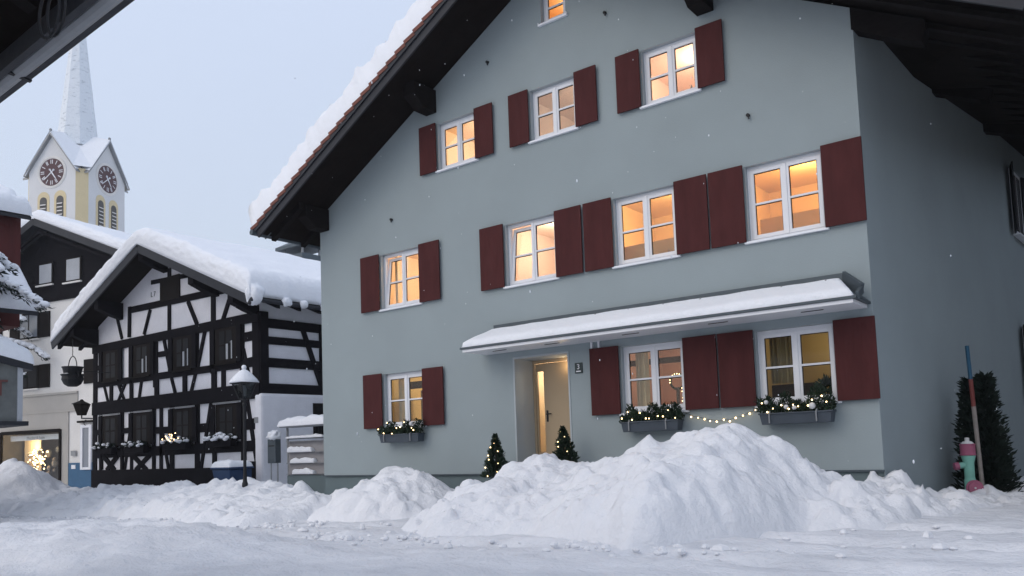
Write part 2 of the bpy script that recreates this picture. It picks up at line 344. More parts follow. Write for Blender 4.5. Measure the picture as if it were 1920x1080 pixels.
cr = MB(); rnd = random.Random(77)
for k in range(480):
    x = rnd.uniform(-30, -1.5); y = min(2, -3.6+.0*(x)+rnd.gauss(0, .9)) if x > -14 else rnd.gauss(-2.2, .7)
    if x > -9.5 and x < -3.2: y = -5.0+rnd.gauss(0, .35)
    r_ = rnd.uniform(.012, .05)*(1 if rnd.random() < .9 else 1.6); cr.ball((x, y, g(x, y)+r_*.3), r_, 6, 4, (rnd.uniform(.8, 1.5), rnd.uniform(.8, 1.3), rnd.uniform(.5, .9)))
tag(cr.build('snow_crumbs', 'snow'), None, None, None, 'stuff')
# ------------------------------------------------------------------ grey green house
HC = Vector((-8.42, 0, 10.83))
def top(x): return 7.14+.545*(x+15.19) if x < -8.42 else 10.83-.545*(x+8.42)
XL, XR = -15.19, -3.03
sd_dir = Vector((.063, .998, 0)).normalized(); sd_out = Vector((.998, -.063, 0)).normalized()
house = thing('house', 'large grey green rendered house with maroon shutters and lit windows under a snowy gable roof', 'house', (-9.1, 0, .3))
win = []
for cx in (-12.55, -9.06, -6.62, -4.20): win.append((cx, 4.675, 5.90, 1.2, 'first'))
for cx in (-12.54, -6.61, -4.19): win.append((cx, 2.09, 3.26, 1.2, 'ground'))
for cx in (-10.83, -8.42, -6.01): win.append((cx, 7.375, 8.39, 1.04, 'top'))
win.append((-8.33, 9.59, 10.25, .56, 'attic'))
DOOR = (-9.54, -8.32, 1.06, 3.26)
holes = [(c-w/2, c+w/2, a, b) for c, a, b, w, k in win]+[DOOR]
def wall_holes(mb, x0, x1, z0, topf, holes, extra, P):
    xs = sorted({x0, x1, *extra, *[h[0] for h in holes], *[h[1] for h in holes]})
    for a, b in zip(xs, xs[1:]):
        hs = sorted([h for h in holes if h[0] <= a+1e-6 and h[1] >= b-1e-6], key=lambda h: h[2]); z = z0
        for h in hs:
            if h[2]-z > 1e-4: mb.quad(P(a, z), P(b, z), P(b, h[2]), P(a, h[2]))
            z = h[3]
        mb.quad(P(a, z), P(b, z), P(b, topf(b)), P(a, topf(a)))
mb = MB(); wall_holes(mb, XL, XR, 1.06, top, holes, [-8.42], lambda x, z: (x, 0, z))
BK = 14.0; cR = Vector((XR, 0, 0))+sd_dir*BK
mb.quad((XL, 0, 1.06), (XL, BK, 1.06), (XL, BK, top(XL)), (XL, 0, top(XL)))
mb.add([(XL, BK, 1.06), (cR.x, BK, 1.06), (cR.x, BK, top(cR.x)+1.6), (-8.42, BK, 10.83), (XL, BK, top(XL))], [(0, 1, 2, 3, 4)])
swin = [(7.55, 5.0, 6.25), (7.55, 2.35, 3.55)]
def lift(x, y): return .115*max(0, y)*max(0, min(1.3, (x+8.42)/5.4))
def SP(s, z, o=0): v = Vector((XR, 0, z))+sd_dir*s+sd_out*o; return v
mbs = MB(); SH = [(6.7, 8.0, 5.3, 6.75), (6.7, 8.0, 2.35, 3.8)]
SH = []
def sidetop(s): return top(SP(s, 0).x)+lift(XR, s)
wall_holes(mbs, 0, BK, .3, sidetop, SH, [], lambda s, z: SP(s, z))
mbs.build('side_wall', 'facade', house)
o = mb.build('wall', 'facade', house)
# reveals
for (a, b, c, d) in holes[:-1]:
    D = .17; mb = MB()
    mb.quad((a, 0.001, c), (a, D, c), (a, D, d), (a, 0.001, d)); mb.quad((b, 0.001, c), (b, D, c), (b, D, d), (b, 0.001, d))
    mb.quad((a, 0.001, d), (b, 0.001, d), (b, D, d), (a, D, d)); mb.quad((a, 0.001, c), (b, 0.001, c), (b, D, c), (a, D, c)); mb.build('window_reveal', 'reveal', house)
# thin pale render margin round the door
a, b, c, d = DOOR
mb = MB(); DD = .62
mb.quad((a, .001, c), (a, DD, c), (a, DD, d), (a, .001, d)); mb.quad((b, .001, c), (b, DD, c), (b, DD, d), (b, .001, d)); mb.quad((a, .001, d), (b, .001, d), (b, DD, d), (a, DD, d)); mb.quad((a, .001, c), (b, .001, c), (b, DD, c), (a, DD, c))
mb.build('door_reveal', 'reveal', house)
mb = MB(); mb.box(a-.035, a-.002, -.012, .0, c, d+.035); mb.box(b+.002, b+.035, -.012, 0, c, d+.035); mb.box(a-.002, b+.002, -.012, 0, d+.002, d+.035)
mb.build('door_surround', 'reveal', house)
# plinth
mb = MB(); mb.box(XL+.01, -9.54, .03, .35, -.3, 1.055); mb.box(-8.32, XR-.01, .03, .35, -.3, 1.055); mb.box(-9.54, -8.32, -.35, .6, -.3, 1.04); mb.build('plinth', 'plinth', house)
mb = MB(); mb.box(XL-.012, -9.6, -.014, -.002, 1.058, 1.085); mb.box(-8.26, XR+.01, -.014, -.002, 1.058, 1.085); mb.build('drip_edge', 'dark_metal', house)
# rooms behind the windows, each lit by its own lamp
CEIL = {}
def room(parent, cx, z0, z1, w, kind, col, power, lcol, lx=.2, ly=1.2, wide=2.3, depth=2.4, kids=None):
    h0 = z0-.85 if kind != 'attic' else z0-.3; h1 = z1+.28 if kind != 'attic' else z1+.1
    hw = wide/2; y0 = .20; y1 = y0+depth
    mb = MB(); x0, x1 = cx-hw, cx+hw
    mb.quad((x0, y1, h0), (x1, y1, h0), (x1, y1, h1), (x0, y1, h1)); mb.quad((x0, y0, h0), (x0, y1, h0), (x0, y1, h1), (x0, y0, h1)); mb.quad((x1, y0, h0), (x1, y1, h0), (x1, y1, h1), (x1, y0, h1))
    mb.quad((x0, y0, h0), (x1, y0, h0), (x1, y1, h0), (x0, y1, h0)); mb.quad((x0, y0, h1), (x1, y0, h1), (x1, y1, h1), (x0, y1, h1))
    a, b = cx-w/2, cx+w/2
    mb.quad((x0, y0, h0), (a, y0, h0), (a, y0, h1), (x0, y0, h1)); mb.quad((b, y0, h0), (x1, y0, h0), (x1, y0, h1), (b, y0, h1))
    mb.quad((a, y0, h0), (b, y0, h0), (b, y0, z0), (a, y0, z0)); mb.quad((a, y0, z1), (b, y0, z1), (b, y0, h1), (a, y0, h1))
    m = mat('room_paint', col, .8, 0, 1, .05, 1.5)
    r = mb.build('room_interior', m, parent)
    L = bpy.data.lights.new('room_lamp', 'POINT'); L.energy = power; L.color = lcol; L.shadow_soft_size = .12
    lo = bpy.data.objects.new('room_lamp', L); COL.objects.link(lo); lo.location = (cx+lx, y0+ly, h1-.35); attach(lo, parent)
    return h0, h1, y0, y1
def sash(mb, gk, gl, x0, x1, z0, z1, y, tilt=0):
    def tr(v):
        if not tilt: return v
        dz = v.z-z0; dy = v.y-y; return Vector((v.x, y+dy*math.cos(tilt)+dz*math.sin(tilt), z0+dz*math.cos(tilt)-dy*math.sin(tilt)))
    t = .062; zm = (z0+z1)/2
    mb.box(x0, x0+t, y, y+.05, z0, z1, tr); mb.box(x1-t, x1, y, y+.05, z0, z1, tr); mb.box(x0+t, x1-t, y, y+.05, z0, z0+t, tr); mb.box(x0+t, x1-t, y, y+.05, z1-t, z1, tr)
    mb.box(x0+t, x1-t, y+.004, y+.04, zm-.016, zm+.016, tr)
    for (p, q) in ((z0+t, zm-.016), (zm+.016, z1-t)):
        k = .011
        gk.box(x0+t, x0+t+k, y+.02, y+.034, p, q, tr); gk.box(x1-t-k, x1-t, y+.02, y+.034, p, q, tr); gk.box(x0+t+k, x1-t-k, y+.02, y+.034, q-k, q, tr)
        vs = [tr(Vector(v)) for v in ((x0+t, y+.03, p), (x1-t, y+.03, p), (x1-t, y+.03, q), (x0+t, y+.03, q))]
        gl.add(vs, [(0, 1, 2, 3)])
def window(cx, z0, z1, w, kind, tilt=0, **rm):
    y = .10; x0, x1 = cx-w/2, cx+w/2
    fr = MB(); t = .055
    fr.box(x0, x0+t, y, y+.08, z0, z1); fr.box(x1-t, x1, y, y+.08, z0, z1); fr.box(x0+t, x1-t, y, y+.08, z0, z0+t+.01); fr.box(x0+t, x1-t, y, y+.08, z1-t, z1)
    F = fr.build('window', 'white', house, bevel=.004)
    sb = MB(); gk = MB(); gl = MB()
    if kind == 'attic': sash(sb, gk, gl, x0+t-.01, x1-t+.01, z0+t, z1-t, y-.012)
    else:
        sash(sb, gk, gl, x0+t-.01, cx-.004, z0+t, z1-t, y-.012, tilt); sash(sb, gk, gl, cx+.004, x1-t+.01, z0+t, z1-t, y-.012)
        sb.box(cx-.028, cx+.028, y-.026, y-.012, z0+t, z1-t)
    sb.build('sash', 'white', F, bevel=.003); gk.build('gasket', 'gasket', F); gl.build('glass', 'glass', F)
    s = MB(); s.box(x0-.05, x1+.05, -.055, y-.001, z0-.03, z0+.008); s.box(x0-.05, x0-.035, -.055, -.002, z0+.008, z0+.035); s.box(x1+.035, x1+.05, -.055, -.002, z0+.008, z0+.035)
    s.build('sill', 'sill', F, bevel=.004)
    rr = room(F, cx, z0, z1, w, kind, **rm)
    return F, rr
PEACH = (.80, .64, .55); WARM = (1, .80, .56); OCH = (.74, .50, .22)
rooms = [  # same order as win
    dict(col=(.80, .62, .45), power=62, lcol=WARM, lx=.5), dict(col=PEACH, power=46, lcol=WARM, lx=-.2), dict(col=(.80, .60, .36), power=62, lcol=(1, .68, .30), lx=.25, ly=.75), dict(col=OCH, power=52, lcol=(1, .70, .36), lx=0, ly=1.0),
    dict(col=(.72, .62, .42), power=32, lcol=(1, .70, .36), lx=.3, ly=1.4), dict(col=(.70, .46, .38), power=19, lcol=WARM, lx=.3, ly=1.3), dict(col=(.52, .42, .22), power=18, lcol=WARM, lx=.3, ly=1.5),
    dict(col=(.82, .66, .52), power=52, lcol=WARM, lx=.3, wide=2.2), dict(col=(.74, .60, .54), power=34, lcol=WARM, lx=.5, wide=2.2), dict(col=(.82, .62, .53), power=46, lcol=WARM, lx=0, wide=2.2),
    dict(col=(.74, .46, .22), power=20, lcol=WARM, lx=0, ly=.7, wide=1.6)]
W_OBJ = []
for i, (w_, rm) in enumerate(zip(win, rooms)):
    W_OBJ.append(window(*w_, tilt=R(6.5) if i in (0, 1) else 0, **rm))
# curtains, shelves, furniture edges seen inside
def indoor(name, mb, m, i): return mb.build(name, m, W_OBJ[i][0])
def curtain(i, x0, x1, z0, z1, y, m, n=26):
    mb = MB(); vs = []
    for k in range(n+1):
        x = x0+(x1-x0)*k/n; yy = y+.035*math.sin(k*1.9)+.015*math.sin(k*.7)
        vs += [(x, yy, z0), (x, yy, z1)]
    mb.add(vs, [(2*k, 2*k+2, 2*k+3, 2*k+1) for k in range(n)]); indoor('curtain', mb, m, i)
M['curtain'] = mat('cream_curtain', (.70, .60, .42), .9, 0, 1, .1, 5); M['lilac'] = mat('dim_lilac_wall', (.26, .18, .19), .9, 0, 1, .2, 2)
M['darkwood'] = mat('dark_furniture', (.06, .04, .03), .6, 0, 1, .2, 3)
curtain(5, -7.12, -6.86, 2.1, 3.3, .36, M['curtain'], 12); curtain(6, -4.75, -4.28, 2.45, 3.35, .5, mat('olive_net_curtain', (.40, .32, .17), .9, 0, 1, .15, 4), 22)
curtain(4, -13.1, -12.9, 2.1, 3.3, .4, M['curtain'], 8); curtain(0, -13.1, -12.98, 4.7, 5.95, .38, M['curtain'], 6)
mb = MB(); mb.box(-13.2, -12.0, 1.2, 1.5, 1.3, 2.95); indoor('cupboard', mb, mat('pale_cupboard', (.34, .32, .27), .7), 4)
mb = MB(); mb.box(-13.3, -11.6, .9, 1.0, 2.98, 3.14); indoor('ceiling_beam', mb, 'darkwood', 4)
mb = MB(); mb.box(-7.7, -5.5, 1.1, 1.22, 3.02, 3.12); indoor('ceiling_beam', mb, 'darkwood', 5)
mb = MB(); mb.box(-6.22, -6.12, 1.6, 2.2, 1.3, 3.5); mb.box(-6.9, -6.45, 2.2, 2.5, 1.3, 3.4); indoor('shelf_unit', mb, 'lilac', 5)
mb = MB(); mb.box(-4.9, -4.2, .9, 1.3, 1.3, 2.45); mb.box(-4.0, -3.8, 1.6, 1.9, 1.3, 3.1); indoor('cupboard', mb, 'darkwood', 6)
mb = MB(); mb.box(-7.3, -5.9, .45, 2.6, 4.2, 5.12); indoor('sofa_back', mb, mat('tan_sofa', (.34, .19, .07), .8), 2)
mb = MB(); mb.box(-5.0, -3.4, 1.1, 2.3, 4.2, 5.3); indoor('cupboard', mb, mat('ochre_cupboard', (.50, .33, .13), .8), 3)
mb = MB(); mb.prism([(-7.95, .4, 8.45), (-7.5, .4, 8.45), (-7.5, .4, 7.9)], (0, 1.5, 0)); indoor('sloping_ceiling', mb, M['curtain'], 8)
# shutters
def shutter(x0, x1, z0, z1):
    mb = MB(); mb.box(x0, x1, -.075, -.043, z0, z1); S_ = mb.build('shutter', 'shutter', house, bevel=.006)
    b = MB(); hx = x0 if abs(x0) else x0
    for z in (z0+.18, z1-.18): b.box(x0+.04, x1-.04, -.043, -.002, z-.03, z+.03)
    b.build('batten', 'shutter', S_)
for cx, z0, z1, w, k in win:
    if k == 'attic': continue
    sw = .585 if k != 'top' else .47
    shutter(cx-w/2-sw-.012, cx-w/2-.012, z0-.0, z1+.02); shutter(cx+w/2+.008, cx+w/2+sw+.008, z0-.0, z1+.02)
# door
mb = MB(); a, b, c, d = DOOR; y = .60
mb.box(a, a+.05, y-.03, y+.05, c, d); mb.box(b-.30, b-.02, y-.03, y+.05, c, d); mb.box(a+.05, b-.30, y-.03, y+.05, d-.06, d)
dfr = mb.build('door_frame', 'doorpaint', house, bevel=.005)
door = thing('x', None, None, (0, 0, 0)); bpy.data.objects.remove(door)
mb = MB(); lx0, lx1 = a+.06, b-.31
mb.box(lx0, lx0+.035, y-.01, y+.035, c+.01, d-.07); mb.box(lx0+.185, lx1, y-.01, y+.035, c+.01, d-.07); mb.box(lx0+.035, lx0+.185, y-.01, y+.035, d-.22, d-.07); mb.box(lx0+.035, lx0+.185, y-.01, y+.035, c+.01, c+.4)
DO = mb.build('door', 'doorpaint', house, bevel=.004)
mb = MB(); mb.quad((lx0+.035, y+.01, c+.4), (lx0+.185, y+.01, c+.4), (lx0+.185, y+.01, d-.22), (lx0+.035, y+.01, d-.22)); mb.build('glass', 'glass', DO)
mb = MB(); mb.box(lx0+.035, lx0+.185, y+.25, y+.27, c+.2, d-.52); mb.build('hall_curtain', mat('hall_shade', (.09, .065, .04), .8), DO)
mb = MB(); mb.tube([(lx0+.25, y-.012, 2.2), (lx0+.25, y-.05, 2.2), (lx0+.36, y-.05, 2.2)], .012, 6); mb.box(lx0+.23, lx0+.27, y-.018, y-.01, 2.05, 2.27); mb.lathe([(.018, 0), (.018, .02)], (lx0+.25, y-.02, 2.10), 8); mb.build('handle', 'iron', DO)
mb = MB(); mb.box(a-.3, b+.3, y+.06, y+1.3, 1.0, 3.5); mb.f = [f for f in mb.f if f != (0, 4, 5, 1)]; mb.build('hall_interior', 'cream', DO)
def lamp(name, loc, e, col, r, parent):
    L = bpy.data.lights.new(name, 'POINT'); L.energy = e; L.color = col; L.shadow_soft_size = r; lo = bpy.data.objects.new(name, L); COL.objects.link(lo); lo.location = loc; attach(lo, parent)
lamp('hall_lamp', (-9.2, y+.85, 3.1), 34, WARM, .08, DO)
lamp('recess_fill', (-8.7, .45, 3.1), 1.9, (1, .68, .36), .05, dfr)  # added fill light warming the door recess, no fitting there
# roof: soffit deck, tiles, barge boards, gutter, purlins
VY = -1.18
xe = -15.98; ze = top(xe); xr = -3.03+1.35; 
def zr(x): return 10.83-.545*abs(x+8.42) if x < -8.42 else 10.83-.545*(x+8.42)
nL = Vector((-.545, 0, 1)).normalized(); nR = Vector((.545, 0, 1)).normalized()
mb = MB()
for (x0, x1, n) in ((xe, -8.42, nL), (-8.42, xr+.9, nR)):
    th = .05
    p = [Vector((x, y, zr(x)+.004+(lift(x, y) if x1 > -8 else 0))) for x, y in ((x0, VY+.04), (x1, VY+.04), (x1, BK+.6), (x0, BK+.6))]
    mb.add(p+[q+n*th for q in p], [(0, 1, 2, 3), (7, 6, 5, 4), (0, 4, 5, 1), (1, 5, 6, 2), (2, 6, 7, 3), (3, 7, 4, 0)])
roof = mb.build('roof', 'soffit', house)
mb = MB()
for (x0, x1, n) in ((xe-.1, -8.42, nL), (-8.42, xr+1.0, nR)):   # tile courses in steps
    N = 30
    for k in range(N):
        xa = x0+(x1-x0)*k/N; xb = x0+(x1-x0)*(k+1)/N
        if x0 < -8.42: lo, hi = xa, xb
        else: lo, hi = xb, xa
        A = Vector((lo, 0, zr(lo)))+n*.21; B = Vector((hi, 0, zr(hi)))+n*.16
        pts = [A+n*-.05, A+n*.03, B+n*.03, B+n*-.05]
        mb.prism([(q.x, VY-.05, q.z) for q in pts], (0, BK+1.8, lift((lo+hi)/2, BK) if x0 > -9 else 0))
mb.build('roof_tiles', 'tiles', roof)
def barge(y0, y1, lo, hi, name='barge_board', m='fascia'):
    for (x0, x1, n) in ((xe-.02, -8.42, nL), (-8.42, xr+.9, nR)):
        A = Vector((x0, 0, zr(x0))); B = Vector((x1, 0, zr(x1)))
        mb = MB(); mb.prism([((A+n*lo).x, y0, (A+n*lo).z), ((B+n*lo).x, y0, (B+n*lo).z), ((B+n*hi).x, y0, (B+n*hi).z), ((A+n*hi).x, y0, (A+n*hi).z)], (0, y1-y0, 0))
        mb.build(name, m, roof)
barge(VY-.002, VY+.04, -.10, .10); barge(VY-.036, VY-.004, .06, .16)
mb = MB(); mb.tube([(xe-.10, VY-.1, ze+.03), (xe-.10, BK+.6, ze+.03)], .065, 10); 
for k in range(14): mb.bar((xe+.1, VY+.3+k, ze+.06), (xe-.12, VY+.3+k, ze-.05), .03, .02)
mb.build('gutter', 'dark_metal', roof)
for k in range(15):   # rafter tails under the left eave
    y = VY+.35+k*.85; mb = MB(); mb.prism([(xe+.05, y, ze-.12), (xe+.05, y, ze), (XL+.3, y, zr(XL+.3)), (XL+.3, y, zr(XL+.3)-.16)], (0, .12, 0)); mb.build('rafter', 'wood', roof)
def purlin(x0, x1, z0, z1, parent=roof):
    mb = MB(); zt = z1; VY = -.72
    mb.prism([(x0, VY+.05, z0+.12), (x1, VY+.05, z0+.12), (x1, VY+.25, z0), (x0, VY+.25, z0)][:0] or [(x0, .0, z0), (x0, VY+.35, z0), (x0, VY+.06, z0+.22), (x0, VY+.06, z1), (x0, 0, z1)], (x1-x0, 0, 0))
    mb.build('purlin', 'wood', parent)
purlin(-15.17, -14.86, 6.79, 7.28); purlin(-11.66, -11.37, 8.65, 9.13); purlin(-5.45, -5.16, 8.63, 9.02); purlin(-8.57, -8.27, 10.2, 10.72)
# right eave: purlin, rafters, brackets
for k in range(16):
    s = VY+.5+k*.8; y = s; x0 = XR+.063*s+.0; mb = MB()
    mb.prism([(x0, y, zr(x0)-.09+lift(x0, y)), (x0, y, zr(x0)+lift(x0, y)), (xr+.8, y, zr(xr+.8)+lift(xr+.8, y)), (xr+.8, y, zr(xr+.8)-.08+lift(xr+.8, y))], (0, .13, 0)); mb.build('rafter', 'wood', roof)
for s in (-.02, 4.3, 8.6):
    mb = MB(); x0 = SP(s, 0).x-.02; L_ = .98; zz = lambda x: zr(x)+lift(x, s)
    P_ = [Vector((x0, s, zz(x0))), Vector((x0+L_, s, zz(x0+L_))), Vector((x0+L_, s, zz(x0+L_)-.16)), Vector((x0+L_-.06, s, zz(x0+L_)-.30)), Vector((x0+L_-.2, s, zz(x0+L_-.2)-.36)), Vector((x0, s, zz(x0)-.34))]
    mb.prism(P_, (0, .26, 0)); mb.build('eave_beam', 'wood', roof)
# side windows with open dark shutters
for (s0, z0, z1) in ((11.2, 6.42, 8.1), (11.2, 2.2, 4.12)):
    mb = MB(); mb.prism([SP(s0, z0, .002), SP(s0, z0, .05), SP(s0+1.15, z0, .05), SP(s0+1.15, z0, .002)], (0, 0, z1-z0)); F = mb.build('side_window', 'white', house, bevel=.004)
    mb = MB()
    for q in (0, 1): mb.prism([SP(s0+.09+q*.51, z0+.1, .04), SP(s0+.09+q*.51, z0+.1, .054), SP(s0+.55+q*.51, z0+.1, .054), SP(s0+.55+q*.51, z0+.1, .04)], (0, 0, z1-z0-.2))
    mb.build('glass', mat('grey_reflecting_glass', (.10, .105, .11), .1, spec=.8), F)
    mb = MB(); mb.prism([SP(s0-.06, z0-.05, .002), SP(s0-.06, z0-.05, .16), SP(s0+1.2, z0-.05, .16), SP(s0+1.2, z0-.05, .002)], (0, 0, .04)); mb.build('sill', 'sill', F)
    for (u0, ang) in ((s0-.02, 28), (s0+1.17, -28)):
        mb = MB(); d_ = 1 if u0 < s0 else -1
        q0 = SP(u0, z0, .06); q1 = q0-sd_dir*d_*.56*math.cos(R(28))+sd_out*.56*math.sin(R(28))*.5; nn = Vector((q1-q0)).cross(Vector((0, 0, 1))).normalized()*.035
        mb.prism([q0, q1, q1+nn, q0+nn], (0, 0, z1-z0)); mb.build('shutter', 'iron', F)
# wall bolts, meter, house number
for (x, z) in ((-12.77, 6.63), (-9.94, 9.28), (-7.2, 9.32), (-4.68, 6.71)):
    mb = MB(); mb.tube([(x, 0, z), (x, -.05, z)], .028, 8); mb.bar((x, -.04, z), (x+.02, -.045, z-.07), .02, .02, (0, 1, 0)); mb.build('wall_bolt', 'iron', house)
mb = MB(); mb.box(-7.79, -7.76, -.05, -.002, 3.24, 3.43); mb.box(-7.64, -7.61, -.05, -.002, 3.24, 3.43); mb.box(-7.76, -7.64, -.05, -.002, 3.40, 3.43); mb.build('wall_hook', 'white', house)
np_ = thing('house_number_plate', 'small dark green house number plate on the wall between door and shutter', 'number plate', (-8.08, -.01, 2.9))
mb = MB(); mb.box(-8.16, -8.0, -.02, -.002, 2.87, 3.06); pl_ = mb.build('plate', 'plate', np_, bevel=.005)
fx = lambda x, y, z: Matrix.Translation((x, y, z)) @ Matrix.Rotation(R(90), 4, 'X')
text_obj('number', '3', .13, fx(-8.08, -.024, 2.945), 'white', pl_); mb = MB(); mb.box(-8.13, -8.03, -.026, -.02, 2.895, 2.915); mb.build('street_name_line', 'white', pl_)
# canopy
can = thing('canopy', 'long shallow entrance canopy with dark metal edge over the ground floor windows and door', 'canopy', (-6.6, 0, 3.45))
Y0 = -.76
bl, br, fl, fr_ = Vector((-10.30, 0, 3.46)), Vector((-3.05, 0, 3.46)), Vector((-10.26, Y0, 3.46)), Vector((-3.05, Y0, 3.46))
tl, tr_ = Vector((-9.97, 0, 3.82)), Vector((-3.41, 0, 3.82))
off = Vector((0, -.002, 0))
mb = MB(); dz = Vector((0, 0, .035))
mb.add([bl+off, br+off, fr_, fl, bl+off+dz, br+off+dz, fr_+dz, fl+dz, tl+off, tr_+off], [(0, 3, 2, 1), (3, 7, 6, 2), (0, 4, 7, 3), (2, 6, 5, 1), (7, 8, 9, 6), (4, 8, 7), (5, 6, 9), (0, 1, 5, 9, 8, 4)])
CR = mb.build('canopy_roof', 'dark_metal', can)
mb = MB(); mb.box(-10.22, -3.10, Y0+.03, -.004, 3.405, 3.456); mb.build('canopy_soffit', 'white', can)
mb = MB(); mb.box(-9.98, -3.40, -.06, -.003, 3.80, 3.96); mb.bar((-3.40, -.03, 3.90), (-3.06, -.40, 3.62), .05, .18); mb.bar((-3.06, -.40, 3.62), (-3.04, -.72, 3.50), .05, .10); mb.build('flashing', 'dark_metal', can)
for x in (-9.55, -8.35, -6.75, -5.2, -3.75):
    mb = MB(); mb.box(x-.16, x+.16, -.45, -.43, 3.395, 3.404); mb.build('soffit_slot', 'gasket', can)
mb = MB()
for k in range(7): x = -7.6+k*.66; mb.tube([(x, -.10, 3.84), (x+.05, -.22, 3.86), (x+.01, -.27, 3.80)], .008, 5)
mb.build('snow_hook', 'iron', can)
def slab(P, nu, nv, T, nrm, seed, r=.3, amp=.1, fr=2.0, under=.02, bulge=.0):
    """snow cushion over a patch P(u,v); rounded rim of radius r"""
    mb = MB(); vs = []; L = (P(1, .5)-P(0, .5)).length; Wd = (P(.5, 1)-P(.5, 0)).length
    C = P(.5, .5)
    for j in range(nv+1):
        for i in range(nu+1):
            # denser rows near the rim
            u = i/nu; v = j/nv; u = .5-.5*math.cos(u*math.pi)*(1-.35*math.sin(u*math.pi)); v = .5-.5*math.cos(v*math.pi)*(1-.35*math.sin(v*math.pi))
            p = P(u, v); d = min(u*L, (1-u)*L, v*Wd, (1-v)*Wd)
            du = min(u*L, (1-u)*L); dv = min(v*Wd, (1-v)*Wd)
            fu = math.sqrt(max(0, 1-(1-min(du/r, 1))**2)); fv = math.sqrt(max(0, 1-(1-min(dv/r, 1))**2)); e = min(fu, fv)*.7+.3*fu*fv
            nz = amp*(fbm(p.x*fr+seed, p.y*fr, p.z*fr)+.38*fbm(p.x*4.2, p.y*4.2+seed, p.z*4.2)+.8*(.45-vor(p.x*fr*1.2+seed, p.y*fr*1.2, p.z*fr*1.2)))
            z = e*(T+nz)
            q = p+nrm*z
            ed = (1-min(1, d/r))
            if bulge: 
                o_ = (p-C); o_ = o_-nrm*o_.dot(nrm)
                q += Vector((0, -1 if v < .5 else 1, 0))*bulge*math.sin(min(e, 1)*math.pi)*(1-min(dv/r, 1))*(1+fbm(p.x*3+seed, p.z*3, 7))
            vs.append(q)
    n = len(vs)
    for j in range(nv+1):
        for i in range(nu+1):
            u = i/nu; v = j/nv; u = .5-.5*math.cos(u*math.pi)*(1-.35*math.sin(u*math.pi)); v = .5-.5*math.cos(v*math.pi)*(1-.35*math.sin(v*math.pi))
            vs.append(P(u, v)-nrm*under)
    w = nu+1; f = []
    for j in range(nv):
        for i in range(nu):
            a = j*w+i; f.append((a, a+1, a+w+1, a+w)); f.append((n+a, n+a+w, n+a+w+1, n+a+1))
    rim = [i for i in range(w)]+[j*w+nu for j in range(1, nv+1)]+[nv*w+i for i in range(nu-1, -1, -1)]+[j*w for j in range(nv-1, 0, -1)]
    for k in range(len(rim)): a, b = rim[k], rim[(k+1) % len(rim)]; f.append((a, b, b+n, a+n))
    return mb.add(vs, f)
def bil(a, b, c, d): return lambda u, v: (a*(1-u)+b*u)*(1-v)+(d*(1-u)+c*u)*v
mb = slab(bil(fl+dz+Vector((.01, .01, .004)), fr_+dz+Vector((-.02, .01, .004)), tr_+Vector((0, -.07, 0)), tl+Vector((.0, -.07, 0))), 90, 14, .10, Vector((0, -.35, .94)), 2, .09, .012, 1.5)
tag(mb.build('roof_snow', 'roofsnow', smooth=True), 'thin even snow layer lying on the long entrance canopy', 'snow')
# roof snow on the house
def rs(x0, x1, y0, y1, n, up):
    A = Vector((x0, y0, zr(x0)))+n*up; B = Vector((x1, y0, zr(x1)))+n*up; return bil(A, B, B+Vector((0, y1-y0, lift(x1, y1) if x0 > -9 else 0)), A+Vector((0, y1-y0, 0)))
mb = slab(rs(xe-.12, -8.42, VY+.03, BK+.5, nL, .245), 170, 70, .78, nL, 4, .30, .24, 1.3, bulge=.14)
tag(mb.build('roof_snow', 'roofsnow', smooth=True), 'thick lumpy snow lying along the left slope of the grey green house roof', 'snow')
mb = slab(rs(-8.42, xr+.95, VY+.03, BK+.5, nR, .245), 60, 40, .5, nR, 6, .34, .15, 1.2)
tag(mb.build('roof_snow', 'roofsnow', smooth=True), 'snow lying on the right slope of the grey green house roof', 'snow')
# antenna
at = thing('antenna', 'thin antenna mast rising above the snowy left roof slope of the grey green house', 'antenna', (-14.1, -.3, 7.9))
A0 = Vector((-14.05, -.6, zr(-14.05)+.1))
mb = MB(); mb.tube([A0, A0+Vector((0, 0, 1.55))], .006, 5); mb.build('mast', 'grey_metal', at)
mb = MB(); mb.tube([A0+Vector((-.07, 0, .55)), A0+Vector((.0, 0, .5))], .012, 5); mb.build('clamp', 'grey_metal', at)

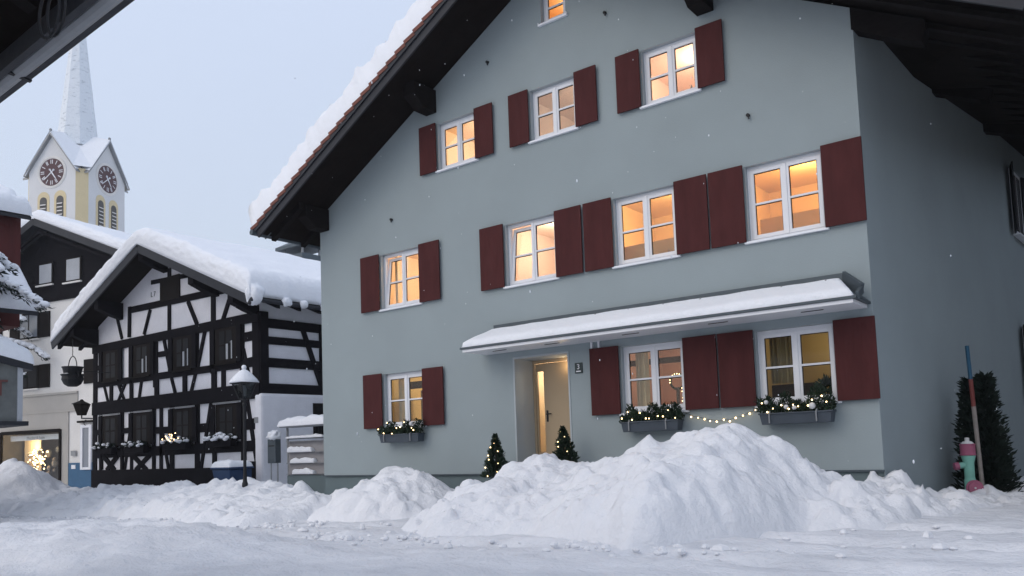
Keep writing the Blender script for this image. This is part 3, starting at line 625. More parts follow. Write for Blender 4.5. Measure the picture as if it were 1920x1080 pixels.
# ------------------------------------------------------------------ greenery with fairy lights
def sprig(mb, p, d, L, w):
    d = d.normalized(); s = d.orthogonal().normalized(); a = random.random()*6.28; s = (s*math.cos(a)+d.cross(s)*math.sin(a))
    q = p+d*L; mb.add([p-s*w*.3, p+s*w*.3, p+d*L*.55+s*w, q, p+d*L*.55-s*w], [(0, 1, 2, 3, 4)])
bulb_me = None
def bulb(p, parent, r=.013):
    global bulb_me
    if bulb_me is None:
        mb = MB(); mb.ball((0, 0, 0), 1, 8, 6); t = mb.build('fairy_bulb', 'bulb', smooth=True); bulb_me = t.data; bpy.data.objects.remove(t)
    o = bpy.data.objects.new('fairy_bulb', bulb_me); COL.objects.link(o); o.location = p; r *= .82; o.scale = (r, r, r); attach(o, parent); return o
def flower_box(x0, x1, z, label, n, tall=(), seed=1, balls=3, yb=-.06):
    rnd = random.Random(seed); T = thing('flower_box', label, 'flower box', ((x0+x1)/2, -.2, z), 'anthracite flower boxes below the ground floor windows')
    mb = MB(); y1 = yb; y0 = yb-.20; h = .17
    mb.add([(x0+.03, y0+.02, z), (x1-.03, y0+.02, z), (x1-.03, y1, z), (x0+.03, y1, z), (x0, y0, z+h), (x1, y0, z+h), (x1, y1, z+h), (x0, y1, z+h)], [(0, 3, 2, 1), (4, 5, 6, 7), (0, 1, 5, 4), (1, 2, 6, 5), (2, 3, 7, 6), (3, 0, 4, 7)])
    mb.box(x0-.012, x1+.012, y0-.012, y1+.004, z+h-.022, z+h+.004); mb.build('planter', 'planter', T, bevel=.006)
    for bx in (x0+.16, x1-.22):
        b = MB(); b.tube([(bx, y0-.012, z+.02), (bx, y0-.014, z+h-.01), (bx+.01, y0+.0, z+h+.03)], .012, 6); b.build('bracket', 'grey_metal', T)
    lf = MB(); w = x1-x0
    def hh(x): 
        t = (x-x0)/w; e = .17+.07*math.sin(t*17+seed)+.05*math.sin(t*31+seed*2)
        for (c, a, s) in tall: e += a*math.exp(-((t-c)/s)**2)
        return e
    for k in range(int(1900*w)):
        x = rnd.uniform(x0-.03, x1+.03); zz = rnd.random()**.8*hh(x); y = rnd.uniform(y0+.0, y1-.01)-.02*rnd.random()
        d = Vector((rnd.gauss(0, .6), rnd.gauss(-.25, .5), rnd.gauss(.7, .5))); sprig(lf, Vector((x, y, z+h-.02+zz)), d, rnd.uniform(.04, .085), rnd.uniform(.006, .014))
    lf.build('foliage', 'leaf', T)
    for k in range(balls):
        x = rnd.uniform(x0+.1, x1-.1); b = MB(); b.ball((x, y0-.03, z+h+rnd.uniform(.05, .2)), rnd.uniform(.03, .05), 12, 8); b.build('bauble', 'ornament', T, smooth=True)
    for k in range(n):
        x = x0+w*(k+.5+rnd.uniform(-.35, .35))/n; bulb((x, y0-.035, z+h+rnd.uniform(.01, hh(x)*.95)), T, rnd.uniform(.009, .017))
    return T
flower_box(-13.06, -11.90, 1.77, 'short anthracite flower box of lit greenery below the leftmost ground floor window', 9, ((.95, .14, .06),), 3, 1)
flower_box(-7.12, -6.05, 1.77, 'anthracite flower box of lit greenery below the window just right of the door', 10, ((.72, .12, .12), (.3, .05, .1)), 5, 1)
flower_box(-4.70, -3.62, 1.79, 'anthracite flower box with baubles and a dark tuft below the rightmost ground floor window', 11, ((.86, .28, .10), (.12, .1, .07), (.45, .06, .1)), 8, 4)
ga = thing('string_lights', 'sagging string of warm lights on the wall between two flower boxes', 'string lights', (-5.4, -.03, 1.95))
pts = []
for k in range(25):
    t = k/24; x = -6.02+t*1.3; z = 2.04-.17*math.sin(math.pi*t)+.05*t+.008*math.sin(k*1.7); pts.append((x, -.03-.02*math.sin(k*.9), z))
MB().tube(pts, .004, 4).build('cable', 'gasket', ga)
for k in range(2, 24, 2): bulb(Vector(pts[k])+Vector((0, -.015, -.012*(k % 3))), ga, random.uniform(.011, .018))
def potted(x, y, z0, h, r, label, seed, n, lean=0):
    rnd = random.Random(seed); T = thing('potted_conifer', label, 'small conifer', (x, y, z0), 'potted conifers with lights beside the door')
    MB().lathe([(.10, 0), (.14, .22), (.15, .22), (.15, .25)], (x, y, z0-.12), 16).build('pot', 'planter', T)
    MB().tube([(x, y, z0), (x+lean, y, z0+h*.9)], [.02, .006], 6).build('trunk', 'bark', T)
    lf = MB()
    for k in range(2600):
        t = rnd.random()**1.35; a = rnd.random()*6.28; lob = .75+.25*math.sin(a*3+seed)+.18*math.sin(t*22+a*2)
        rr = r*(1-t)**.8*lob*(rnd.random()**.4)
        c = Vector((math.cos(a), math.sin(a), 0)); p = Vector((x+lean*t, y, z0+.06+t*h*.95))+c*rr
        sprig(lf, p, c*.8+Vector((0, 0, rnd.uniform(.2, 1.2))), rnd.uniform(.05, .10)*(1.1-.5*t), rnd.uniform(.008, .016))
    lf.build('crown', 'leaf', T)
    for k in range(n):
        t = (k+.5)/n; a = -1.57+math.sin(k*2.4)*1.2; rr = r*(1-t)**.8*.95
        bulb((x+lean*t+math.cos(a)*rr, y+math.sin(a)*rr-.02, z0+.06+t*h*.9), T, rnd.uniform(.009, .015))
potted(-9.58, -.62, .98, .82, .26, 'small lit conifer standing left of the door', 11, 10)
potted(-8.14, -.45, 1.12, .76, .26, 'small lit conifer standing right of the door', 17, 8, -.05)
# ornaments standing on inner window sills
def inner_cone(x, z, h, m, label, name='window_ornament'):
    o = MB().lathe([(h*.32, 0), (h*.22, h*.35), (h*.10, h*.7), (.002, h)], (x, .22, z), 10).build(name, m, origin=(x, .22, z)); tag(o, label, 'ornament')
inner_cone(-10.98, 7.44, .16, 'signred', 'small red figure on the inner sill of the leftmost top floor window')
inner_cone(-5.72, 7.44, .17, 'leaf', 'small dark tree ornament on the inner sill of the rightmost top floor window')
inner_cone(-6.30, 4.74, .13, 'signred', 'small red ornament on the inner sill of the brightest first floor window')
wr = thing('light_arch', 'glowing wreath of lights standing inside the window right of the door', 'christmas decoration', (-6.28, .3, 2.3))
MB().tube([(-6.3, .3, 2.12), (-6.3, .3, 2.5)], .03, 6).build('stand', 'darkwood', wr)
ring = [(-6.3+.13*math.cos(a*.35), .3, 2.6+.13*math.sin(a*.35)) for a in range(0, 19)]; MB().tube(ring, .02, 6).build('wreath', 'leaf', wr)
for k in range(0, 10): bulb((-6.3+.13*math.cos(k*.35+.1), .27, 2.6+.13*math.sin(k*.35+.1)), wr, .011)
for k in range(7): bulb((-6.2+.02*math.sin(k*2), .27, 2.15+.055*k), wr, .010)
hp = thing('house_plant', 'dark leafy house plant inside the rightmost ground floor window', 'house plant', (-3.82, .28, 2.1))
MB().lathe([(.05, 0), (.07, .1)], (-3.82, .28, 2.1), 12).build('pot', 'ornament', hp); lf = MB()
for k in range(300):
    d = Vector((random.gauss(0, .7), random.gauss(0, .3), random.gauss(.5, .5))); sprig(lf, Vector((-3.82, .27, 2.3))+d*.09, d, random.uniform(.05, .1), .016)
lf.build('leaves', 'leaf', hp)

# ------------------------------------------------------------------ hydrant, marker pole, shrub by the side wall
hy = thing('fire_hydrant', 'mint green fire hydrant with faded pink cap in the snow beside the house corner', 'fire hydrant', (-2.37, 2.6, .55))
hx, hyy, hz = -2.37, 2.6, .55
MB().lathe([(.085, -.2), (.085, .25), (.075, .28), (.078, .52), (.10, .60), (.11, .64)], (hx, hyy, hz), 20).build('body', 'mint', hy, smooth=False, bevel=.005)
MB().lathe([(.118, .645), (.118, .66), (.112, .67), (.112, .80), (.118, .81), (.118, .83)], (hx, hyy, hz), 20).build('cap', 'pink', hy)
MB().lathe([(.10, .831), (.07, .865), (.035, .875), (.035, .92), (.028, .93)], (hx, hyy, hz), 12).build('cap_nut', 'ornament', hy)
for (dx, dy) in ((-1, -.55),):
    d_ = Vector((dx, dy, -.15)).normalized(); p0 = Vector((hx, hyy, hz+.50)); MB().tube([p0+d_*.05, p0+d_*.15, p0+d_*.16], [.05, .05, .06], 12).build('outlet', 'mint', hy)
    MB().tube([p0+d_*.155, p0+d_*.225], .062, 12).build('outlet_cap', 'pink', hy)
d_ = Vector((.35, -.93, 0)); p0 = Vector((hx+.03, hyy-.02, hz+.13)); MB().tube([p0+d_*.05, p0+d_*.13], .075, 14).build('outlet', 'mint', hy)
oc = MB().tube([p0+d_*.131, p0+d_*.165, p0+d_*.166, p0+d_*.19], [.125, .125, .10, .095], 24).build('outlet_cap', 'pink', hy); MB().ball(p0+d_*.20, .016, 8, 6).build('cap_bolt', 'ornament', oc)
mp_ = thing('marker_pole', 'tall snow marker pole painted blue and red standing beside the hydrant', 'pole', (-2.24, 2.75, .5))
pb, pt = Vector((-2.215, 2.75, .35)), Vector((-2.285, 2.75, 2.98))
for nm, a_, b_, m_, r_ in (('lower_section', 0, .62, 'polewood', .034), ('red_band', .62, .79, 'polered', .033), ('blue_band', .79, 1, 'poleblue', .031)): MB().tube([pb.lerp(pt, a_), pb.lerp(pt, b_)], r_, 10).build(nm, m_, mp_)
sh = thing('conifer_shrub', 'broad dark conifer shrub behind the hydrant against the shaded side wall', 'shrub', (-2.2, 3.4, .5))
lf = MB(); rnd = random.Random(4); lobes = [(-2.28, 3.45, .5, .42, 1.7), (-2.16, 3.4, .5, .32, 2.0), (-2.42, 3.5, .5, .28, 1.95), (-2.18, 3.35, .5, .43, 1.2)]
for k in range(9000):
    x, y, z, r, h = rnd.choice(lobes); t = rnd.random()**.9; a = rnd.random()*6.28; rr = r*min(1, (1.05-t)**.55)*(.8+.3*math.sin(a*4+t*13)+.1*rnd.gauss(0, 1))*rnd.random()**.35
    c = Vector((math.cos(a), math.sin(a)*.8, 0)); sprig(lf, Vector((x, y, z+t*h))+c*rr, c+Vector((0, 0, rnd.uniform(.1, 1.3))), rnd.uniform(.06, .15), rnd.uniform(.012, .026))
lf.build('crown', 'leaf2', sh); MB().tube([(-2.2, 3.4, .2), (-2.2, 3.4, 1.8)], [.05, .02], 8).build('trunk', 'bark', sh)

# ------------------------------------------------------------------ half timbered house
FY = 3.0; OX0, OX1, OC = -32.55, -21.8, -27.3
old = thing('half_timbered_house', 'old black and white half timbered house with a deep snow covered gable roof', 'house', (-27.2, 3, .3))
def otop(x): return 8.88-.418*abs(x-OC)
OB = 15.0
mb = MB(); mb.add([(OX0, FY, -.2), (OX1, FY, -.2), (OX1, FY, otop(OX1)), (OC, FY, otop(OC)), (OX0, FY, otop(OX0))], [(0, 1, 2, 3, 4)])
mb.quad((OX1, FY, -.2), (OX1, OB, -.2), (OX1, OB, otop(OX1)), (OX1, FY, otop(OX1))); mb.quad((OX0, FY, -.2), (OX0, OB, -.2), (OX0, OB, otop(OX0)), (OX0, FY, otop(OX0)))
mb.add([(OX0, OB, -.2), (OX1, OB, -.2), (OX1, OB, otop(OX1)), (OC, OB, otop(OC)), (OX0, OB, otop(OX0))], [(0, 1, 2, 3, 4)])
mb.build('wall', 'infill', old)
FR = [(-28.26, 7.98, -25.81, 7.87, 0.16), (-29.68, 7.16, -23.44, 7.04, 0.24), (-27.03, 8.31, -27.04, 6.09, 0.2), (-24.31, 7.5, -24.32, 6.1, 0.24), (-29.78, 7.3, -29.81, 6.15, 0.2), (-30.71, 6.99, -30.34, 6.15, 0.14), (-28.31, 6.99, -28.74, 6.13, 0.14), (-25.83, 6.96, -25.27, 6.09, 0.16), (-23.23, 6.94, -23.75, 6.06, 0.16), (-30.42, 5.85, -30.42, 4.33, 0.16), (-29.65, 5.82, -29.64, 4.38, 0.2), (-27.96, 5.79, -27.96, 4.15, 0.3), (-26.94, 5.83, -26.94, 4.56, 0.2), (-25.29, 5.89, -25.31, 4.43, 0.2), (-24.34, 5.83, -24.36, 4.35, 0.24), (-22.7, 5.9, -22.72, 4.22, 0.2), (-27.37, 5.78, -26.95, 4.56, 0.14), (-24.8, 5.81, -25.24, 4.64, 0.14), (-22.65, 4.99, -22.39, 4.15, 0.14), (-22.63, 5.36, -21.84, 5.37, 0.3), (-22.64, 4.56, -21.86, 4.6, 0.22), (-27.74, 5.3, -26.92, 5.29, 0.2), (-31.15, 4.51, -31.15, 3.77, 0.22), (-29.64, 4.55, -29.64, 3.73, 0.22), (-27.87, 4.56, -27.87, 3.7, 0.26), (-26.04, 4.51, -26.04, 3.68, 0.24), (-24.28, 4.5, -24.29, 3.68, 0.26), (-23.76, 4.5, -23.77, 3.69, 0.24), (-31.74, 4.53, -31.38, 3.78, 0.14), (-30.69, 4.55, -30.11, 3.75, 0.14), (-30.05, 4.51, -30.64, 3.78, 0.14), (-28.91, 4.5, -29.11, 3.75, 0.14), (-26.9, 4.41, -26.6, 3.72, 0.14), (-25.34, 4.52, -25.71, 3.7, 0.14), (-22.51, 4.48, -22.35, 4.12, 0.14), (-30.31, 3.4, -30.3, 1.25, 0.2), (-29.64, 3.4, -29.64, 1.24, 0.2), (-28.07, 3.4, -28.08, 1.23, 0.22), (-27.58, 3.4, -27.59, 1.22, 0.2), (-26.87, 3.4, -26.88, 1.21, 0.26), (-25.29, 3.4, -25.31, 1.2, 0.26), (-24.29, 1.86, -24.3, 1.19, 0.22), (-22.65, 3.4, -22.68, 1.17, 0.24), (-30.22, 2.68, -29.67, 2.69, 0.2), (-28.07, 2.61, -26.93, 2.59, 0.24), (-25.21, 2.58, -24.36, 2.57, 0.3), (-22.6, 2.58, -21.96, 2.59, 0.35), (-32.5, 1.87, -21.96, 1.9, 0.34), (-29.77, 2.56, -30.12, 1.25, 0.13), (-27.49, 2.48, -27.1, 1.22, 0.14), (-24.47, 3.4, -25.08, 1.24, 0.15), (-22.48, 3.4, -22.0, 1.37, 0.15), (-31.74, 1.79, -30.84, 1.22, 0.2), (-30.63, 1.77, -31.47, 1.22, 0.2), (-29.57, 1.77, -28.53, 1.19, 0.2), (-28.31, 1.77, -29.37, 1.2, 0.2), (-31.88, 1.8, -31.88, 1.27, 0.2),
    (-32.4, 5.8, -32.42, .2, .3), (-21.98, 6.0, -21.98, 3.7, .36), (-32.5, 4.55, -21.9, 4.5, .24), (-31.9, 5.8, -31.9, 4.6, .14), (-31.95, 3.4, -31.95, 1.2, .14), (-32.4, 2.7, -31.9, 2.7, .2), (-32.4, 5.2, -32, 5.2, .2)]
mb = MB(); rnd = random.Random(2)
for i, (x0, z0, x1, z1, w) in enumerate(FR):
    t = .035+.0035*(i % 9); mb.bar((x0, FY-t/2-.001, z0), (x1, FY-t/2-.001, z1), w, t, (0, 1, 0))
mb.box(OX0-.02, OX1+.02, FY-.085, FY-.001, 5.78, 6.09); mb.box(OX0-.02, OX1+.02, FY-.082, FY-.001, 3.37, 3.86); mb.box(OX0-.03, OX1+.01, FY-.09, FY-.001, .55, 1.25); mb.box(-22.75, OX1, FY-.088, FY-.001, .5, 1.42)
# side wall timbers
for i, (y0, z0, y1, z1, w) in enumerate([(3.0, 5.75, 9, 5.75, .3), (3.0, 5.2, 9, 5.25, .25), (3.0, 4.5, 9, 4.5, .3), (3.0, 3.68, 9, 3.68, .32), (5.4, 5.85, 5.4, 3.7, .2), (4.59, 5.75, 5.4, 3.72, .18), (7.4, 5.85, 7.4, 3.7, .2), (3.12, 6.1, 3.12, 3.6, .3)]):
    t = .04+.004*i; mb.bar((OX1+t/2+.001, y0, z0), (OX1+t/2+.001, y1, z1), w, t, (1, 0, 0))
mb.build('timber_frame', 'timber', old, bevel=.006)
mb = MB(); mb.box(-22.02, OX1+.14, FY-.10, FY+9, -.2, 3.52); mb.build('plastered_ground_floor', 'infill', old, bevel=.09)
mb = MB(); mb.box(OX1+.135, OX1+.16, 4.9, 6.1, 2.1, 3.24); sw_ = mb.build('side_window', 'brown', old); mb = MB(); mb.box(OX1+.155, OX1+.165, 4.98, 6.02, 2.2, 3.14); mb.build('pane', 'darkglass', sw_)
for k in range(9): mb = MB(); mb.box(OX1+.17, OX1+.18, 4.95+k*.12, 4.97+k*.12, 2.12, 2.7); mb.build('window_bar', 'iron', sw_)
for zz0, zz1 in ((4.62, 5.80), (2.12, 3.30)):
    for cx in (-31.12, -28.83, -26.12, -23.55):
        ww = .62
        mb = MB(); mb.box(cx-ww, cx+ww, FY-.07, FY-.002, zz0, zz1); F = mb.build('window', 'brown', old, bevel=.01)
        mb = MB()
        for q in (-1, 1):
            for r_ in (0, 1): mb.box(cx+q*.2-.155, cx+q*.2+.155, FY-.078, FY-.069, zz0+.12+r_*.5, zz0+.56+r_*.5)
        mb.build('pane', 'darkglass', F)
        for q in (-1, 1): MB().box(cx+q*(ww+.13)-.12, cx+q*(ww+.13)+.12, FY-.11, FY-.072, zz0, zz1).build('shutter', 'timber', F)
        mb = MB(); mb.box(cx-ww, cx+ww, FY-.13, FY-.07, zz0-.05, zz0); mb.build('sill', 'brown', F)
        if zz0 > 4: 
            if cx > -30: MB().box(cx+.02, cx+.13, FY-.083, FY-.079, zz0+.12, zz0+.62).build('net_curtain', 'blind', F); MB().box(cx+.3, cx+.36, FY-.083, FY-.079, zz0+.12, zz0+.7).build('net_curtain', 'blind', F)
        else: MB().box(cx-ww-.1, cx+ww+.1, FY-.125, FY-.09, zz1+.02, zz1+.045).build('awning_rail', 'grey_metal', F)
MB().box(-27.6, -26.35, FY-.06, FY-.002, 7.16, 8.0).build('gable_hatch', 'brown', old)
mb = MB(); mb.box(-21.99, -21.8, FY-.115, FY-.101, 2.6, 2.78); mb.build('number_plate', 'grey_metal', old)
# gable writing, faint
for (x, t) in ((-28.15, 'L 7'), (-25.6, 'N')): text_obj('painted_date', t, .26, fx(x, FY-.008, 7.45), 'signwall', old)
# roof
onL = Vector((-.418, 0, 1)).normalized(); onR = Vector((.418, 0, 1)).normalized(); OV = 1.95
oxl, oxr = -33.8, -20.85
mb = MB()
for (x0, n) in ((oxl, onL), (oxr, onR)):
    p = [Vector((x0, OV+.04, otop(x0)+.02)), Vector((OC, OV+.04, otop(OC)+.02)), Vector((OC, OB+.5, otop(OC)+.02)), Vector((x0, OB+.5, otop(x0)+.02))]
    mb.add(p+[q+n*.12 for q in p], [(0, 1, 2, 3), (7, 6, 5, 4), (0, 4, 5, 1), (1, 5, 6, 2), (2, 6, 7, 3), (3, 7, 4, 0)])
orf = mb.build('roof', 'soffit', old)
for (x0, n) in ((oxl-.05, onL), (oxr+.05, onR)):
    A = Vector((x0, OV, otop(x0))); B = Vector((OC, OV, otop(OC))); MB().prism([A-n*.12, B-n*.12, B+n*.2, A+n*.2], (0, .06, 0)).build('barge_board', 'fascia', orf)
for (x0, x1) in ((-30.6, -30.3), (-24.3, -24.0), (OC-.15, OC+.15), (-22.1, -21.82), (-32.5, -32.2)):
    mb = MB(); xm = (x0+x1)/2; zt = min(otop(x0), otop(x1)); mb.prism([(x0, FY, zt-.62), (x0, FY-.45, zt-.5), (x0, OV+.1, zt-.3), (x0, OV+.1, zt), (x0, FY, zt)], (x1-x0, 0, 0)); mb.build('purlin', 'timber', orf)
for k in range(16):
    y = OV+.2+k*.8; mb = MB(); mb.prism([(oxr-.02, y, otop(oxr)-.12), (oxr-.02, y, otop(oxr)), (OX1-.3, y, otop(OX1-.3)), (OX1-.3, y, otop(OX1-.3)-.14)], (0, .12, 0)); mb.build('rafter', 'timber', orf); mb = MB(); mb.prism([(oxl+.02, y, otop(oxl)-.12), (oxl+.02, y, otop(oxl)), (OX0+.3, y, otop(OX0+.3)), (OX0+.3, y, otop(OX0+.3)-.14)], (0, .12, 0)); mb.build('rafter', 'timber', orf)
mb = MB()     # slatted fascia and gutter along the right eave
mb.tube([(oxr+.08, OV, otop(oxr)+.04), (oxr+.08, OB, otop(oxr)+.04)], .07, 8); mb.build('gutter', 'fascia', orf)
def gable_snow(P, x0, xc, x1, y0, y1, zf, T, seed, amp=.07, r=.2, nx=150, ny=90, drop=.12):
    """P(x, y, z) -> world; one blanket over both slopes, cut steep at the verge"""
    mb = MB(); vs = []; W_ = x1-x0; L = y1-y0
    us = [x0+W_*(.5-.5*math.cos(math.pi*i/nx))*.25+W_*(i/nx)*.75 for i in range(nx+1)]
    vsn = [y0+L*((j/ny)**2.2) for j in range(ny+1)]
    for y in vsn:
        for x in us:
            q = math.sqrt((x-xc)**2+.35**2)-.35; base = zf(xc)+(zf(x1)-zf(xc))/(x1-xc)*q if x > xc else zf(xc)+(zf(x0)-zf(xc))/(xc-x0)*q
            dv = y-y0; du = min(x-x0, x1-x); rf = r*(1+.5*fbm(x*1.2, seed)); fv = math.sqrt(max(0, 1-(1-min(dv/rf, 1))**2)); fu = math.sqrt(max(0, 1-(1-min(du/.42, 1))**2)); e = fv*fu
            nz = amp*fbm(x*.55+seed, y*.4)+amp*.35*fbm(x*1.6, y*1.3, seed)
            face = (1-min(dv/.45, 1))*.06*fbm(x*4+seed, y*4, 3)
            z = base+.02+e*(T+nz)+face*e
            vs.append(P(x+.04*fbm(x*3, y*3, seed), y-.03*math.sin(e*math.pi)*(1-min(dv/rf, 1))*(1+2*fbm(x*4.5, seed, e*4)), z))
    w = nx+1
    n = len(vs)
    for y in vsn:
        for x in us: vs.append(P(x, y, zf(x)+.005))
    f = []
    for j in range(ny):
        for i in range(nx): a = j*w+i; f.append((a, a+1, a+w+1, a+w)); f.append((n+a, n+a+w, n+a+w+1, n+a+1))
    rim = [i for i in range(w)]+[j*w+nx for j in range(1, ny+1)]+[ny*w+i for i in range(nx-1, -1, -1)]+[j*w for j in range(ny-1, 0, -1)]
    for k in range(len(rim)): a, b = rim[k], rim[(k+1) % len(rim)]; f.append((a, b, b+n, a+n))
    return mb.add(vs, f)
def osn(x0, x1, n, lift): 
    A = Vector((x0, OV-.02, otop(x0)))+n*lift; B = Vector((x1, OV-.02, otop(x1)))+n*lift; return bil(A, B, B+Vector((0, OB+.4-OV, 0)), A+Vector((0, OB+.4-OV, 0)))
mb = gable_snow(lambda x, y, z: Vector((x, y, z)), oxl-.03, OC, oxr+.1, OV-.04, OB+.4, lambda x: otop(x)+.17, .60, 11)
tag(mb.build('roof_snow', 'roofsnow', smooth=True), 'very thick snow blanket draped over the half timbered house roof', 'snow')
def blob(name, label, c, r, sq, seed, cat='snow', group=None, m='roofsnow', amp=.25):
    mb = MB(); mb.ball((0, 0, 0), 1, 22, 16); c = Vector(c); v2 = []
    for v in mb.v:
        v = Vector(v); k = 1+amp*fbm(v.x*1.6+seed, v.y*1.6, v.z*1.6); v2.append(c+Vector((v.x*r*sq[0]*k, v.y*r*sq[1]*k, v.z*r*sq[2]*k)))
    mb.v = [tuple(v) for v in v2]; o = mb.build(name, m, smooth=True); return tag(o, label, cat, group)
blob('snow_clump', 'pointed snow clump on the corner of the half timbered house eave', (-20.85, 2.15, 6.40), .28, (.9, 1, 1.2), 1)
ek = random.Random(6)
lab = ['small snow ball clinging to the eave nearest the pointed clump', 'second small snow ball clinging to the eave after the pointed clump', 'largest round snow ball clinging to the half timbered eave', 'last small snow ball on the eave beside the grey green house']
for k, (y, r) in enumerate(((3.2, .15), (3.85, .13), (4.75, .20), (5.6, .13))): blob('snow_clump', lab[k], (oxr+.14, y, otop(oxr)+.08), r, (1, 1.1, .9), k*3, group='snow clumps along the eave')
# chimney
ch = thing('chimney', 'metal capped chimney rising behind the snowy ridge of the half timbered house', 'chimney', (-31.3, 12, 8))
MB().box(-32.1, -30.6, 11.6, 12.8, 6.5, 10.95).build('stack', 'dark_metal', ch)
mb = MB(); mb.add([(-32.35, 11.4, 11.25), (-30.4, 11.4, 11.25), (-30.4, 13, 11.25), (-32.35, 13, 11.25), (-32.35, 11.4, 11.4), (-30.4, 11.4, 11.4), (-30.4, 13, 11.4), (-32.35, 13, 11.4), (-32, 12.2, 11.85), (-30.8, 12.2, 11.85)], [(0, 3, 2, 1), (0, 1, 5, 4), (1, 2, 6, 5), (2, 3, 7, 6), (3, 0, 4, 7), (4, 5, 9, 8), (6, 7, 8, 9), (5, 6, 9), (7, 4, 8)])
mb.build('cap', 'dark_metal', ch)
for (x, y) in ((-32.0, 11.7), (-30.7, 11.7), (-30.7, 12.7), (-32, 12.7)): MB().box(x-.04, x+.04, y-.04, y+.04, 10.95, 11.26).build('cap_post', 'grey_metal', ch)
# window boxes with snow
def snowy_box(cx, z, label, lit, seed, amt):
    rnd = random.Random(seed); T = thing('window_box', label, 'flower box', (cx, FY-.2, z), 'snowy window boxes on the half timbered house')
    MB().box(cx-.66, cx+.66, FY-.36, FY-.14, z, z+.22).build('planter', 'timber', T, bevel=.01); lf = MB(); sn = MB()
    for k in range(420):
        d = Vector((rnd.gauss(0, .7), rnd.gauss(-.5, .4), rnd.gauss(.5, .5))); sprig(lf, Vector((cx+rnd.uniform(-.68, .68), FY-rnd.uniform(.15, .4), z+.2+rnd.random()*.12)), d, rnd.uniform(.08, .18), .018)
    for k in range(amt):
        x = cx+rnd.uniform(-.7, .7); sn.ball((x, FY-rnd.uniform(.18, .5), z+.22+rnd.random()*.22*(1-abs(x-cx)*.9)), rnd.uniform(.035, .08), 7, 5, (1.4, 1, .7))
    lf.build('foliage', 'leaf2', T); sn.build('snow_dusting', 'roofsnow', T, smooth=True)
    for k in range(lit): bulb((cx+rnd.uniform(-.55, .5), FY-.5, z+.25+rnd.random()*.3), T, .022)
snowy_box(-31.12, 1.86, 'leftmost snow dusted window box on the half timbered house', 0, 1, 18); snowy_box(-28.83, 1.86, 'second from left snow dusted window box of the half timbered house', 0, 2, 24)
snowy_box(-26.12, 1.90, 'window box sparkling with lights on the half timbered house', 16, 3, 45); snowy_box(-23.55, 1.92, 'window box heaped with snow right of the sparkling one behind the lamp post', 0, 4, 70)
# ------------------------------------------------------------------ street lamp
lp = thing('street_lamp', 'old style black street lantern capped with snow on a slim post', 'street lamp', (-18.28, 0, .3))
lx, ly = -18.28, 0
MB().lathe([(.075, 0), (.075, .6), (.055, .65), (.04, .9), (.036, 2.55), (.06, 2.6), (.04, 2.66), (.05, 2.75)], (lx, ly, .3), 14).build('post', 'iron', lp)
hd = MB()
for a_ in range(4):
    c0, c1 = math.cos(a_*math.pi/2+.78), math.sin(a_*math.pi/2+.78); hd.bar((lx+c0*.13, ly+c1*.13, 3.05), (lx+c0*.29, ly+c1*.29, 3.44), .03, .03)
hd.lathe([(.13, 3.03), (.15, 3.06)], (lx, ly, 0), 4); hd.lathe([(.36, 3.44), (.36, 3.46), (.17, 3.60), (.06, 3.67)], (lx, ly, 0), 4); hd.lathe([(.03, 3.67), (.045, 3.73), (.02, 3.80)], (lx, ly, 0), 8)
LH = hd.build('lantern_frame', 'iron', lp); MB().lathe([(.12, 3.06), (.27, 3.43)], (lx, ly, 0), 4).build('glass', glassmat('lantern_glass', (.55, .58, .6)), LH); MB().lathe([(.05, 3.12), (.06, 3.3), (.03, 3.4)], (lx, ly, 0), 10).build('burner', 'grey_metal', LH)
mb = MB().lathe([(.37, 3.465), (.37, 3.49), (.31, 3.57), (.21, 3.68), (.11, 3.77), (.04, 3.81)], (lx, ly, 0), 16); mb.ball((lx, ly, 3.86), .065, 10, 8)
tag(mb.build('snow_pile', 'roofsnow', smooth=True), 'pointed snow cap sitting on the street lantern', 'snow')
# hanging kettle sign and wall lantern
kt = thing('kettle_sign', 'black cauldron hanging on a chain from the left eave of the half timbered house', 'hanging cauldron', (-31.05, 1.5, 6.05))
kx, ky = -31.05, 1.5
mb = MB()
for k in range(9): mb.tube([(kx+(.02 if k % 2 else 0), ky+(0 if k % 2 else .02), 5.35+k*.085), (kx-(.02 if k % 2 else 0), ky-(0 if k % 2 else .02), 5.43+k*.085)], .016, 5)
mb.build('chain', 'iron', kt)
MB().tube([(kx+.42*math.cos(a*.2618), ky, 4.82+.52*math.sin(a*.2618)) for a in range(13)], .022, 6).build('handle', 'iron', kt)
MB().lathe([(.12, 4.50), (.36, 4.56), (.42, 4.80), (.46, 4.86), (.46, 4.88)], (kx, ky, 0), 18).build('upper_bowl', 'iron', kt)
MB().lathe([(.20, 4.02), (.36, 4.12), (.46, 4.32), (.44, 4.46), (.50, 4.52), (.50, 4.55)], (kx, ky, 0), 18).build('lower_bowl', 'iron', kt)
for q in (-1, 1): MB().tube([(kx+q*.42, ky, 4.4), (kx+q*.6, ky, 4.45), (kx+q*.55, ky, 4.6)], .03, 6).build('ear', 'iron', kt)
MB().bar((kx+.45, ky, 4.66), (kx+.75, FY-.1, 4.62), .03, .03).build('stay', 'iron', kt)
MB().ball((kx, ky-.28, 4.56), .16, 10, 6, (1.5, .6, .35)).build('snow_dusting', 'roofsnow', kt, smooth=True)
kt.scale = (.8, .8, .84)
wl = thing('wall_lantern', 'small black wall lantern on a scrolled bracket below and right of the cauldron', 'wall lantern', (-33.2, 2.9, 3.6))
